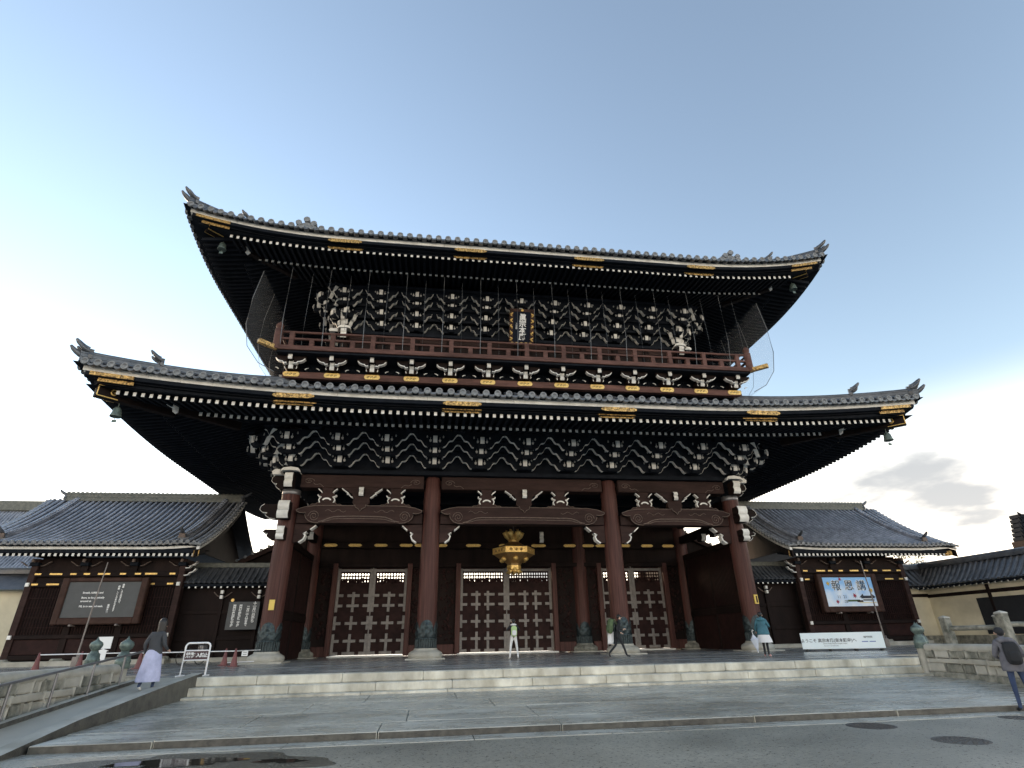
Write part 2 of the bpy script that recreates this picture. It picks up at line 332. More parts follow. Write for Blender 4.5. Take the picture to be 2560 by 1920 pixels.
# ramp on the left with kerbs
def rz_(y): return lerp(0, -.72, max(0, (-12.3-y)/7.9))
rampm = MB()
ys = [-11.9, -12.3, -14, -16, -18, -20.2]
rampm.grid(lambda u, v: (lerp(-13.0, -11.95, u), ys[int(round(v*5))], rz_(ys[int(round(v*5))])+.004), 2, 5, sm=False)
ramp = struct(rampm.build('ramp', M_RAMP))
for x0, x1, h, nm, ye in ((-11.97, -11.66, .10, 'ramp_kerb', -20.0), (-13.14, -12.98, .09, 'ramp_kerb', -20.2)):
    k = MB()
    for a, b in zip([-11.95, -14, -16, -18], [-14, -16, -18, ye]):
        pts = [(a, -1.0), (a, rz_(a)+h), (b, rz_(b)+(h if b > -19 else .02)), (b, -1.0)]
        k.prism(pts, 'x', x0, x1)
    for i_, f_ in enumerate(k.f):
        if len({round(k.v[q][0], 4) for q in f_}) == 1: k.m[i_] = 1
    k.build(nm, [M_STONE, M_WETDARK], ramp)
# puddle and manholes
def blot(cx_, cy_, rx, ry, z, name, m, seed, amp=1.):
    rnd = random.Random(seed); ph_ = [rnd.uniform(0, 6.28) for _ in range(9)]; n = 90; vs = []
    for i in range(n):
        t = 2*math.pi*i/n; q = 1+amp*sum(.13/(1+.35*k)*math.sin((k+2)*t+ph_[k]) for k in range(9))
        vs.append((cx_+rx*q*math.cos(t), cy_+ry*q*math.sin(t)-.08*rx*math.cos(t), z))
    return struct(MB().add(vs, [tuple(range(n))]).build(name, m))
M_DAMP = mat('damp_asphalt', (.20, .19, .155), .2, big=.35, bigs=.5, nscale=30, col2=(.07, .068, .055), bump=.35, bscale=85, rvar=.1)
blot(-8.6, -20.85, 1.9, .85, -.7535, 'damp_patch', M_DAMP, 3); blot(-8.75, -20.74, .80, .36, -.7500, 'puddle', M_WATER, 8, 1.2)
blot(-7.2, -21.0, .35, .16, -.7502, 'puddle', M_WATER, 11, 1.2)
def manhole(x, y, r, label, slot):
    t = thing('manhole_cover', label, 'manhole cover', (x, y, -.755))
    mb = MB().lathe([(r, 0), (r, .004), (r-.03, .007), (r-.035, .003), (.001, .003)], 40); mb.build('rim', M_IRON, t)
    g = MB(); k = int(r/.055)
    for i in range(-k, k+1):
        yy = i*.05; hw = math.sqrt(max(0, (r-.05)**2-yy*yy))
        if hw < .05: continue
        nseg = max(1, int(2*hw/.09))
        for j in range(nseg):
            xx = -hw+2*hw*(j+.5)/nseg
            if slot or (i+j) % 2: g.box(xx-.03, xx+.03, yy-.016, yy+.016, .003, .011)
    stuff(g.build('tread', M_IRON, t))
manhole(3.15, -20.35, .42, 'round slotted iron manhole cover in the road beside the kerb', True)
manhole(3.35, -22.05, .40, 'round dark iron manhole cover set further out in the road', False)
manhole(6.45, -20.2, .30, 'small round iron cover in the road by the man in jeans', False)

# ================================================================== TEMPLE GATE
gate = thing('temple_gate', 'two-storey dark timber temple gate with tiled roofs, white rafter ends and gilt fittings', 'temple gate')
YC = 8.0
def lift(a, half, k, amt, p): return amt*max(0., (abs(a)-k)/(half-k))**p
class RoofP: pass
LO = RoofP(); LO.ex, LO.ey, LO.ix, LO.iy, LO.zc, LO.L, LO.k, LO.p, LO.rise = 21.1, -6.95, 13.7, -1.7, 11.46, .88, 7, 2.0, 2.55
UP = RoofP(); UP.ex, UP.ey, UP.ix, UP.iy, UP.zc, UP.L, UP.k, UP.p, UP.rise = 19.36, -5.7, 12.2, 1.2, 21.84, 1.18, 9, 2.5, 3.6
for P_ in (LO, UP):
    P_.TE = P_.ex+.30; P_.TY = P_.ey-.35; P_.ks = P_.k*(YC-P_.ey)/P_.ex
    P_.zfront = (lambda x, P=P_: P.zc+lift(min(abs(x), P.ex), P.ex, P.k, P.L, P.p))
    P_.zside = (lambda y, P=P_: P.zc+lift(min(abs(y-YC), YC-P.ey), YC-P.ey, P.ks, P.L, P.p))
def rise(P, s): return P.rise*(.62*s+.38*s*s)
def fpt(P, x, s):
    hw = P.TE-(P.TE-P.ix)*s; u = x/hw
    return Vector((x, lerp(P.TY, P.iy, s), P.zc+.17+lift(abs(u)*P.ex, P.ex, P.k, P.L, P.p)*(1-s)+rise(P, s)))
def spt(P, y, s, sx):
    h0 = YC-P.TY; hd = h0-(P.iy-P.TY)*s; v = (y-YC)/hd
    return Vector((sx*lerp(P.TE, P.ix, s), y, P.zc+.17+lift(abs(v)*(YC-P.ey), YC-P.ey, P.ks, P.L, P.p)*(1-s)+rise(P, s)))
def tile_row_mesh(P, pts, sp=.57, dirv=(0, -1)):
    mb = MB(); mb.tube([p+Vector((0, 0, .05)) for p in pts], .125, 6, 0, True, True, True)
    d = Vector((dirv[0], dirv[1], 0)); a = Vector((-d.y, d.x, 0)); up = Vector((0, 0, 1)); c = pts[0]+Vector((0, 0, .055))
    n = 14; prof = [(.001, -.012), (.095, -.012), (.105, -.03), (.165, -.03), (.165, .09)]
    vs = []; 
    for r_, o in prof:
        for j in range(n): t = 2*math.pi*j/n; vs.append(c+a*r_*math.cos(t)+up*r_*math.sin(t)-d*o)
    mb.add(vs, [(i*n+j, i*n+(j+1) % n, (i+1)*n+(j+1) % n, (i+1)*n+j) for i in range(4) for j in range(n)], 1, False)
    return mb
def eave_tile_mesh(wd):
    mb = MB(); n = 6; top = []; bot = []
    for i in range(n+1):
        x = lerp(-wd/2, wd/2, i/n); q = (2*i/n-1)**2
        top.append((x, -.03+.05*q)); bot.append((x, -.135+.045*q))
    mb.prism(bot+top[::-1], 'y', -.03, .22); return mb.mesh('eave_tile', M_TILE)
def ornament(parent, loc, ang, big=1., horns=4, mats=None):
    # ridge-end tile: face block with scrolls and upswept horn tiles
    o = inst('ridge_end_ornament', None, parent, loc, (0, 0, ang)) if False else None
    mb = MB(); b = big
    mb.prism([(-.30*b, 0), (.30*b, 0), (.34*b, .18*b), (.22*b, .36*b), (.26*b, .50*b), (0, .60*b), (-.26*b, .50*b), (-.22*b, .36*b), (-.34*b, .18*b)], 'y', -.09*b, .09*b)
    mb.prism([(-.18*b, .12*b), (.18*b, .12*b), (.14*b, .40*b), (-.14*b, .40*b)], 'y', -.15*b, -.08*b)
    def horn(x, z, ln, r_):
        pts = []; 
        for i in range(6):
            t = i/5; pts.append((x*(1+.3*t), -.10*b-ln*t, z+ln*(.12*t+.50*t*t)))
        mb.tube(pts, [r_, r_, r_, r_*.95, r_*.85, r_*.45], 8)
    if horns >= 1: horn(0, .56*b, .60*b, .13*b)
    if horns >= 2: horn(-.2*b, .38*b, .46*b, .11*b); horn(.2*b, .38*b, .46*b, .11*b)
    if horns >= 4: horn(0, .08*b, .72*b, .13*b)
    o = mb.build('ridge_end_ornament', mats or M_TILE, parent, loc, (0, 0, ang)); return o
def hip_ridge(P, parent, sx, sy, s0=.02, s1=1.):
    pts = []; n = 9
    for i in range(n+1):
        s = lerp(s0, s1, i/n); h0 = YC-P.TY; hd = h0-(P.iy-P.TY)*s
        p = spt(P, YC+sy*hd, s, sx); pts.append(p)
    mb = MB()
    for k, (wd, z0, z1) in enumerate(((.44, -.04, .10), (.36, .10, .18), (.40, .185, .25), (.34, .25, .36), (.38, .362, .43))):
        q = []
        for i, p in enumerate(pts):
            d = (pts[min(i+1, n)]-pts[max(i-1, 0)]); d.z = 0; d.normalize(); a = Vector((-d.y, d.x, 0))*wd/2
            q += [p-a+Vector((0, 0, z0)), p+a+Vector((0, 0, z0)), p+a+Vector((0, 0, z1)), p-a+Vector((0, 0, z1))]
        fs = []
        for i in range(n):
            for j in range(4): fs.append((i*4+j, i*4+(j+1) % 4, (i+1)*4+(j+1) % 4, (i+1)*4+j))
        fs += [(0, 3, 2, 1), (n*4, n*4+1, n*4+2, n*4+3)]
        mb.add(q, fs)
    mb.tube([p+Vector((0, 0, .46)) for p in pts], .11, 8)
    mb.build('hip_ridge', M_TILE, parent)
    d = pts[0]-pts[3]; ang = math.atan2(d.x, -d.y)
    return pts, ang
def make_roof(P, name, nfront, sp, ridge_top):
    mb = MB(); n = 48
    for sgn in (0, 1):
        mb.grid(lambda u, v: (lambda p: Vector((p.x, p.y if not sgn else 2*YC-p.y, p.z-.02)))(fpt(P, (2*u-1)*(P.TE-(P.TE-P.ix)*v), v)), n, 8)
    for sx in (-1, 1):
        mb.grid(lambda u, v: spt(P, YC+(2*u-1)*((YC-P.TY)-(P.iy-P.TY)*v), v, sx)-Vector((0, 0, .02)), 36, 8)
    # underside board of the tile edge
    for sgn in (0, 1):
        mb.grid(lambda u, v: Vector(((2*u-1)*(P.TE-1.6*v), (lerp(P.TY+.05, P.ey+1.5, v)) if not sgn else 2*YC-lerp(P.TY+.05, P.ey+1.5, v), P.zfront((2*u-1)*P.ex)+.12-.02*v)), n, 2, 1)
    for sx in (-1, 1):
        mb.grid(lambda u, v: Vector((sx*lerp(P.TE-.05, P.ex-1.5, v), YC+(2*u-1)*(YC-P.TY-1.6*v), P.zside(YC+(2*u-1)*(YC-P.ey))+.12-.02*v)), 36, 2, 1)
    if ridge_top:   # hip-and-gable top above
        zt = P.zc+.17+P.rise; hx, hy = P.ix, YC-P.iy
        for sgn in (-1, 1):
            mb.grid(lambda u, v: Vector(((2*u-1)*hx, YC+sgn*hy*(1-v), zt+ridge_top*(.7*v+.3*v*v)-.02)), 2, 5)
            mb.add([(sgn*hx, YC-hy, zt), (sgn*hx, YC+hy, zt), (sgn*hx, YC, zt+ridge_top)], [(0, 1, 2)], 1)
        mb.box(-hx, hx, YC-.35, YC+.35, zt+ridge_top-.1, zt+ridge_top+.9)
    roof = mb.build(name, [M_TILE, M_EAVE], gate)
    et = eave_tile_mesh(sp-.29)
    for i in range(nfront):
        x = (i-(nfront-1)/2)*sp; smax = min(1, (P.TE-abs(x))/(P.TE-P.ix))
        if smax < .02: continue
        pts = [fpt(P, x, smax*j/6) for j in range(7)]
        tile_row_mesh(P, pts).build('tile_row', [M_TILE, M_TILED], roof)
        if i < nfront-1:
            p = fpt(P, x+sp/2, 0); q = fpt(P, x+sp, 0)
            inst('eave_tile', et, roof, (p.x, p.y+.02, p.z), (0, -math.atan2(q.z-pts[0].z, sp), 0))
    ns = int((2*(YC-P.TY)-.3)/sp); sm_ = MB()
    for sx in (-1, 1):
        for i in range(ns):
            y = YC+(i-(ns-1)/2)*sp; smax = min(1, ((YC-P.TY)-abs(y-YC))/(P.iy-P.TY))
            if smax < .02: continue
            tile_row_mesh(P, [spt(P, y, smax*j/4, sx) for j in range(5)], dirv=(sx, 0)).build('tile_row', [M_TILE, M_TILED], roof)
            if i < ns-1:
                p = spt(P, y+sp/2, 0, sx); inst('eave_tile', et, roof, (p.x-sx*.02, p.y, p.z), (0, 0, sx*math.pi/2))
    for sx in (-1, 1):
        pts, ang = hip_ridge(P, roof, sx, -1); hip_ridge(P, roof, sx, 1)
        ornament(roof, pts[0]+Vector((-sx*.25, .25, .18)), ang, .95, 4)
        ornament(roof, pts[3]+Vector((0, 0, .40)), ang, .8, 2)
    # white fascia boards with joints, dark boards above and below
    bl = P.ex*2/30
    for i in range(30):
        fb = MB(); x0 = -P.ex+i*bl; x1 = x0+bl; q = []
        def sec(x, o): z = P.zfront(x); return [(x, P.ey-o, z-.125), (x, P.ey-o, z+.10), (x, P.ey+.10, z+.10), (x, P.ey+.10, z-.125)]
        xs = [lerp(x0+.006, x1-.006, t/3) for t in range(4)]
        for x in xs: q += sec(x, 0)
        fs = [(a*4+j, a*4+(j+1) % 4, a*4+4+(j+1) % 4, a*4+4+j) for a in range(3) for j in range(4)]+[(0, 1, 2, 3), (12, 15, 14, 13)]
        fb.add(q, fs); fb.build('fascia_board', M_WHITE, roof)
    db = MB()
    for (dy, z0, z1, th) in ((-.12, .102, .165, .5), (.03, -.30, -.127, .3), (.28, -.36, -.20, .3), (.42, -.52, -.32, .3)):
        n2 = 60; q = []
        hx = P.ex-(dy+.1 if dy > 0 else 0)
        for i in range(n2+1):
            x = lerp(-hx, hx, i/n2); z = P.zfront(x); f_ = 1 if dy <= .03 else .9
            q += [(x, P.ey+dy, z+z0), (x, P.ey+dy, z+z1), (x, P.ey+dy+th, z+z1), (x, P.ey+dy+th, z+z0)]
        db.add(q, [(a*4+j, a*4+(j+1) % 4, a*4+4+(j+1) % 4, a*4+4+j) for a in range(n2) for j in range(4)]+[(0, 1, 2, 3), (n2*4, n2*4+3, n2*4+2, n2*4+1)])
    db.build('eave_board', M_EAVE, roof)
    for sx in (-1, 1):
        sb_ = MB(); sw = MB(); n2 = 40
        for (mb_, dx, z0, z1, th) in ((sb_, .12, .102, .165, .4), (sw, 0, -.125, .10, .1), (sb_, -.05, -.30, -.127, .3), (sb_, -.36, -.50, -.28, .3)):
            q = []
            for i in range(n2+1):
                y = lerp(P.ey+.11-min(dx, 0), 2*YC-P.ey, i/n2); z = P.zside(y)
                xo = sx*(P.ex+dx); xi = sx*(P.ex+dx-th)
                q += [(xo, y, z+z0), (xo, y, z+z1), (xi, y, z+z1), (xi, y, z+z0)]
            mb_.add(q, [(a*4+j, a*4+(j+1) % 4, a*4+4+(j+1) % 4, a*4+4+j) for a in range(n2) for j in range(4)]+[(0, 1, 2, 3), (n2*4, n2*4+3, n2*4+2, n2*4+1)])
        sb_.build('eave_board', M_EAVE, roof); sw.build('side_fascia', M_WHITE, roof)
    return roof
lower_roof = make_roof(LO, 'lower_roof', 75, .565, 0)
upper_roof = make_roof(UP, 'upper_roof', 71, .55, 6.2)
for sx in (-1, 1):   # three-lobed descending-ridge ends standing on the upper eave
    mb = MB()
    for dx, dz, r_ in ((-.42, .42, .17), (0, .62, .18), (.42, .40, .17)):
        mb.lathe([(.001, -.02), (r_*.55, -.02), (r_*.6, -.05), (r_, -.05), (r_, .08), (.001, .08)], 14)
        k = 6*14; mb.v[-k:] = [(v[0]+dx, v[2]-.05, v[1]+dz) for v in mb.v[-k:]] if False else mb.v[-k:]
    mb = MB()
    for dx, dz, r_ in ((-.42, .52, .17), (0, .78, .18), (.42, .52, .17)):
        mb.tube([(dx, -.14, dz), (dx, -.05, dz), (dx, .3, dz+.05), (dx, .9, dz+.32)], [r_, r_, r_*.8, r_*.8], 14)
    mb.prism([(-.5, -.1), (.5, -.1), (.55, .35), (.25, .5), (0, .62), (-.25, .5), (-.55, .35)], 'y', -.06, .14)
    mb.box(-.3, .3, .1, 2.2, -.1, .3)
    mb.build('descending_ridge_end', M_TILED, upper_roof, (sx*13.1, UP.TY+.55, UP.zfront(13.1)+.32))
# rafters with white painted ends
def rafter_mesh(ln, wd, h, slope):
    mb = MB(); s_ = slope*ln
    vs = [(-wd/2, 0, -h/2), (wd/2, 0, -h/2), (wd/2, 0, h/2), (-wd/2, 0, h/2), (-wd/2, ln, -h/2+s_), (wd/2, ln, -h/2+s_), (wd/2, ln, h/2+s_), (-wd/2, ln, h/2+s_)]
    mb.add(vs, [(0, 1, 5, 4), (1, 2, 6, 5), (2, 3, 7, 6), (3, 0, 4, 7), (4, 5, 6, 7)], 0)
    mb.add([(-wd/2, -.002, -h/2), (wd/2, -.002, -h/2), (wd/2, -.002, h/2), (-wd/2, -.002, h/2)], [(0, 1, 2, 3)], 1)
    return mb.mesh('rafter', [M_EAVE, M_WHITE])
def rafters(P, roof, y1, zc1, xm1, f1, y2, zc2, xm2, f2, sp, ysl):
    me1 = rafter_mesh(abs(y1-y2)+.5, .145, .185, .12); me2 = rafter_mesh(abs(y2)+ysl, .15, .20, .30)
    for nm, me, y, zc_, xm, f_ in (('flying_rafter', me1, y1, zc1, xm1, f1), ('base_rafter', me2, y2, zc2, xm2, f2)):
        n = int(2*xm/sp)+1
        for i in range(n):
            x = (i-(n-1)/2)*sp; inst(nm, me, roof, (x, y, zc_+f_*lift(abs(x), P.ex, P.k, P.L, P.p)))
    # the side rows in one mesh each
    for me, y, zc_, f_, lim in ((me1, y1, zc1, f1, YC-y1-.3), (me2, y2, zc2, f2, YC-y2-.3)):
        sb = MB(); vs0 = [tuple(v.co) for v in me.vertices]; fs0 = [(tuple(p.vertices), p.material_index) for p in me.polygons]
        xe = P.ex-(y-P.ey); n = int(2*lim/sp)
        for sx in (-1, 1):
            for i in range(n):
                yy = YC+(i-(n-1)/2)*sp; z = zc_+f_*lift(abs(yy-YC), YC-P.ey, P.ks, P.L, P.p)
                vs = [(sx*(xe-v[1]*1.0), yy+v[0], z+v[2]) for v in vs0]
                for fi, mi in fs0: pass
                o = len(sb.v); sb.v += vs
                for fi, mi in fs0: sb.f.append(tuple(k+o for k in fi)); sb.m.append(mi); sb.sm.append(False)
        stuff(sb.build('side_rafters', [M_EAVE, M_WHITE], roof))
    # soffit boards above the rafters
    sf = MB()
    for (ya, za, yb, zb, f_) in ((y1-.3, zc1+.13, y2+.3, zc1+.13+.12*(y2-y1+.6), f1), (y2+.0, zc2+.14, y2+abs(y2)+ysl, zc2+.14+.30*(abs(y2)+ysl), f2)):
        for sgn in (0, 1):
            sf.grid(lambda u, v: Vector(((2*u-1)*(P.ex-(lerp(ya, yb, v)-P.ey)), lerp(ya, yb, v) if not sgn else 2*YC-lerp(ya, yb, v), lerp(za, zb, v)+f_*lift(abs(2*u-1)*P.ex, P.ex, P.k, P.L, P.p)*(1-.5*v))), 40, 3)
        for sx in (-1, 1):
            sf.grid(lambda u, v: Vector((sx*(P.ex-(lerp(ya, yb, v)-P.ey)), YC+(2*u-1)*(YC-lerp(ya, yb, v)), lerp(za, zb, v)+f_*lift(abs(2*u-1)*(YC-P.ey), YC-P.ey, P.ks, P.L, P.p)*(1-.5*v))), 30, 3)
    sf.build('soffit', M_EAVE, roof)
rafters(LO, lower_roof, -6.46, 10.84, 19.75, .74, -4.5, 10.93, 17.2, .66, .36, .2)
rafters(UP, upper_roof, -5.24, 21.27, 17.2, .74, -3.4, 21.37, 16.1, .66, .36, 1.2)
# corner timbers: hip rafter with gilt scroll end, lower white nose, bell
def corner_timber(P, roof, e1, z1, e2, z2, bell):
    for sx in (-1, 1):
        ang = math.atan2(-sx, 1)*1.0     # points to (sx,-1)
        T = lambda x, y, z: Matrix.Translation((x, y, z)) @ Matrix.Rotation(sx*math.pi/4, 4, 'Z')
        mb = MB().cbox(-.20, .20, -.25, 3.2, -.30, .24, .03, T=T(sx*e1[0], e1[1], z1)); hr = mb.build('hip_rafter', M_WOOD, roof)
        g = MB()
        for a in ((-.205, -.19, -.27), (.19, .205, -.27)): pass
        t = T(sx*e1[0], e1[1], z1)
        for s2 in (-1, 1):   # gilt outline and spiral on each cheek
            x = s2*.206
            def ln(p, q, r_=.028): g.tube([t @ Vector((x, *p)), t @ Vector((x, *q))], r_, 6)
            ln((-.22, -.27), (-.22, .21)); ln((-.22, -.27), (.62, -.27)); ln((-.22, .21), (.1, .21))
            g.tube([t @ Vector((x, .42+.20*(1-i/16)*math.cos(i*.62), .0+.20*(1-i/16)*math.sin(i*.62))) for i in range(16)], .035, 6)
        g.build('gilt_scroll', M_GOLD, hr)
        MB().cbox(-.24, .24, -.34, .5, .24, .31, .02, T=t).build('cap_board', M_WOOD, hr)
        t2 = T(sx*e2[0], e2[1], z2)
        n2 = MB().cbox(-.16, .16, -.1, 3.0, -.22, .2, .02, T=t2).build('hip_rafter', M_WOOD, roof)
        MB().prism([(-.16, .22), (-.55, .34), (-.62, .12), (-.32, .02), (-.28, -.14), (-.12, -.22)], 'x', -.15, .15, T=t2).build('white_nose', M_WHITE, n2)
        # gilt plates wrapping the eave corner
        for dz, dy, w_ in ((-.21, -.005, 1.9), (-.38, .26, 1.55)):
            gp = MB(); q = []; xe = P.ex-.35-(dy if dy > 0 else 0)
            for i in range(9):
                x = xe-w_*i/8; z = P.zfront(x); q += [(sx*x, P.ey+dy-.015, z+dz-.085), (sx*x, P.ey+dy-.015, z+dz+.085), (sx*x, P.ey+dy+.02, z+dz+.085), (sx*x, P.ey+dy+.02, z+dz-.085)]
            gp.add(q, [(a*4+j, a*4+(j+1) % 4, a*4+4+(j+1) % 4, a*4+4+j) for a in range(8) for j in range(4)]+[(0, 1, 2, 3), (32, 35, 34, 33)])
            gp.build('gilt_corner_plate', M_GOLDD, roof)
        if bell:
            bm = MB(); c = (sx*(e1[0]-.55), e1[1]+.55, z1-.32)
            bm.tube([c, (c[0], c[1], c[2]-.22)], .02, 6)
            bm.lathe([(.02, -.2), (.10, -.22), (.17, -.32), (.20, -.52), (.24, -.66), (.235, -.68), (.17, -.6)], 16, c)
            bm.tube([(c[0], c[1], c[2]-.5), (c[0], c[1], c[2]-.85)], .012, 5); bm.box(c[0]-.1, c[0]+.1, c[1]-.006, c[1]+.006, c[2]-.95, c[2]-.82)
            bm.build('wind_bell', M_COPPER, roof)
corner_timber(LO, lower_roof, (20.35, -6.35), 11.42, (17.55, -4.85), 11.25, True)
corner_timber(UP, upper_roof, (18.35, -5.0), 22.35, (16.45, -3.75), 21.85, True)
# gilt plates along the eaves
def gilt_plate_mesh(w_, h, d=.02, m=M_GOLDD, notch=.12):
    mb = MB(); hw = w_/2; hh = h/2
    mb.prism([(-hw, 0), (-hw+notch*.5, hh*.55), (-hw+notch, hh*.6), (-hw+notch*1.6, hh), (hw-notch*1.6, hh), (hw-notch, hh*.6), (hw-notch*.5, hh*.55), (hw, 0),
              (hw-notch*.5, -hh*.55), (hw-notch, -hh*.6), (hw-notch*1.6, -hh), (-hw+notch*1.6, -hh), (-hw+notch, -hh*.6), (-hw+notch*.5, -hh*.55)], 'y', -d, d)
    return mb.mesh('gilt_plate', m)
gA = gilt_plate_mesh(1.9, .22); gB = gilt_plate_mesh(2.0, .27)
for P_, roof, xs in ((LO, lower_roof, (-11.83, -3.95, 3.95, 11.83)), (UP, upper_roof, (-10.79, -3.6, 3.6, 10.79))):
    for x in xs:
        z = P_.zfront(x); inst('gilt_plate', gA, roof, (x, P_.ey+.0, z-.235)); inst('gilt_plate', gB, roof, (x, P_.ey+.385, z-.425))

# ---------------- bracket sets
def arm_prof(ah, zi, zo, steps=2):
    # underside of a bracket arm: from inner-low to outer-high in waves
    pts = [(.34, zi), (.46, zi)]
    n = 14
    for i in range(1, n+1):
        t = i/n; pts.append((lerp(.46, ah, t), lerp(zi, zo, t)-.06*math.sin(t*steps*2*math.pi)))
    return pts
def bracket_meshes(tiers, ah, sc=1., steps=2):
    body = MB(); noses = []; edges = []; trim = MB()
    for (y, z) in tiers:
        zi, zo, zt = z-.32*sc, z+.44*sc, z+.49*sc
        pr_ = arm_prof(ah, zi, zo, steps)
        poly = pr_+[(ah, zt), (-ah, zt)]+[(-a, b) for a, b in pr_[::-1]]
        body.prism(poly, 'y', y+.02, y+.22)
        body.prism([(y-.30, z-.17*sc), (y-.30, z+.2*sc), (y+.75, z+.2*sc), (y+.75, z-.17*sc)], 'x', -.13*sc, .13*sc)
        # bearing blocks
        for bx, bz in ((0, z-.2*sc), (ah-.14, zt+.20), (-ah+.14, zt+.20)):
            h = .17*sc; a, b = .15*sc, .22*sc; cy = y+.12 if bx else y-.1
            body.add([(bx-a, cy-a, bz-h), (bx+a, cy-a, bz-h), (bx+a, cy+a, bz-h), (bx-a, cy+a, bz-h), (bx-b, cy-b, bz-.06), (bx+b, cy-b, bz-.06), (bx+b, cy+b, bz-.06), (bx-b, cy+b, bz-.06),
                      (bx-b, cy-b, bz+.02), (bx+b, cy-b, bz+.02), (bx+b, cy+b, bz+.02), (bx-b, cy+b, bz+.02)],
                     [(3, 2, 1, 0), (0, 1, 5, 4), (1, 2, 6, 5), (2, 3, 7, 6), (3, 0, 4, 7), (4, 5, 9, 8), (5, 6, 10, 9), (6, 7, 11, 10), (7, 4, 8, 11), (8, 9, 10, 11)])
        nm = MB().prism([(y-.36, z+.20*sc), (y-.39, z+.06*sc), (y-.38, z-.06*sc), (y-.33, z-.20*sc), (y-.302, z-.20*sc), (y-.302, z+.20*sc)], 'x', -.122*sc, .122*sc)
        noses.append(nm.mesh('bracket_nose', M_WHITE))
        for s_ in (-1, 1):
            e = MB(); q = [(s_*a, b) for a, b in pr_[1:]]
            if s_ < 0: q = q[::-1]
            e.strip(q, 'y', y+.005, y+.235, .014); edges.append(e.mesh('arm_edge', M_WHITE))
            x = s_*.27*sc
            trim.prism([(x-.035, z-.15*sc), (x+.035, z-.15*sc), (x+.06*sc+.01, z-.04), (x+.012, z+.0), (x+.008, z+.13*sc), (x-.008, z+.13*sc), (x-.012, z+.0), (x-.06*sc-.01, z-.04)], 'y', y-.30, y-.25)
            x = s_*.47*sc
            trim.prism([(x-.03, z+.2*sc), (x+.03, z+.2*sc), (x+.045, z+.27*sc), (x, z+.36*sc), (x-.045, z+.27*sc)], 'y', y-.02, y+.015)
    return body.mesh('bracket_set', M_EAVE), noses, edges, trim.mesh('block_trim', M_TIP)
def place_bracket(ms, parent, loc, rz=0):
    b, ns, es, tr = ms
    o = inst('bracket_set', b, parent, loc, (0, 0, rz))
    for m in ns: inst('bracket_nose', m, o)
    for m in es: inst('arm_edge', m, o)
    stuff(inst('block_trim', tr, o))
LT = [(-1.0, 10.05), (-1.7, 10.50), (-2.4, 10.86)]
lb = bracket_meshes(LT, 1.285, .95)
lower_storey = MB(); lower_storey.box(-12.9, 12.9, -.42, .40, 9.62, 12.2)
for y, z in LT: lower_storey.box(-13+y*-1-.6, 13+.6+y, y+.03, y+.20, z+.43, z+.62)
for (y, z), (y2, z2) in zip(LT[:-1], LT[1:]): lower_storey.add([(-13.2, y+.1, z+.62), (13.2, y+.1, z+.62), (13.2, y2+.1, z2+.50), (-13.2, y2+.1, z2+.50)], [(0, 1, 2, 3)])
lower_storey.box(-12.9, 12.9, 15.6, 16.4, 9.62, 12.2); lower_storey.box(-13.4, -12.6, 0, 16, 9.62, 12.2); lower_storey.box(12.6, 13.4, 0, 16, 9.62, 12.2)
lower_storey.box(-13.6, 13.6, -.72, .5, 9.40, 9.615); lower_storey.box(-13.6, -12.4, .5, 16.6, 9.40, 9.615); lower_storey.box(12.4, 13.6, .5, 16.6, 9.40, 9.615)
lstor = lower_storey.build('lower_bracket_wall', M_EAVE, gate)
for i in range(11): place_bracket(lb, lstor, (-13+2.6*i, 0, 0))
for sx in (-1, 1):
    for a, d in ((sx*math.pi/4, .0), (sx*math.pi/2, .0)): place_bracket(lb, lstor, (sx*13, 0, 0), a)
    for j in range(1, 5): place_bracket(lb, lstor, (sx*13, 2.6*j, 0), sx*math.pi/2)
UT = [(-.3, 19.55), (-.9, 20.05), (-1.5, 20.55), (-1.95, 20.85)]
ub = bracket_meshes(UT, 1.115, .85)
us = MB(); us.box(-11.6, 11.6, .35, 15.65, 15.9, 22.6)
for y, z in UT: us.box(-11.3+y*-1-.6, 11.3+.6+y, y+.03, y+.20, z+.38, z+.56)
for (y, z), (y2, z2) in zip(UT[:-1], UT[1:]): us.add([(-11.6, y+.1, z+.56), (11.6, y+.1, z+.56), (11.6, y2+.1, z2+.44), (-11.6, y2+.1, z2+.44)], [(0, 1, 2, 3)])
us.box(-11.9, 11.9, -.05, .4, 18.85, 19.05)
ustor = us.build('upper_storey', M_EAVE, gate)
for i in range(11): place_bracket(ub, ustor, (-11.25+2.25*i, .35, 0))
for sx in (-1, 1):
    for a in (sx*math.pi/4, sx*math.pi/2): place_bracket(ub, ustor, (sx*11.25, .35, 0), a)
    for j in range(1, 5): place_bracket(ub, ustor, (sx*11.25, .35+2.25*j, 0), sx*math.pi/2)
for i in range(11):      # upper columns and wall planks between them
    MB().lathe([(.24, 16), (.24, 18.86)], 14, (-11.25+2.25*i, .30, 0)).build('upper_column', M_WOOD, ustor)
for i in range(10):
    x0 = -11.25+2.25*i
    MB().box(x0+.3, x0+1.95, .30, .345, 16.9, 18.5).build('wall_panel', M_WOOD, ustor)
    MB().box(x0+.24, x0+2.01, .22, .36, 18.5, 18.8).build('tie_beam', M_BEAM, ustor)
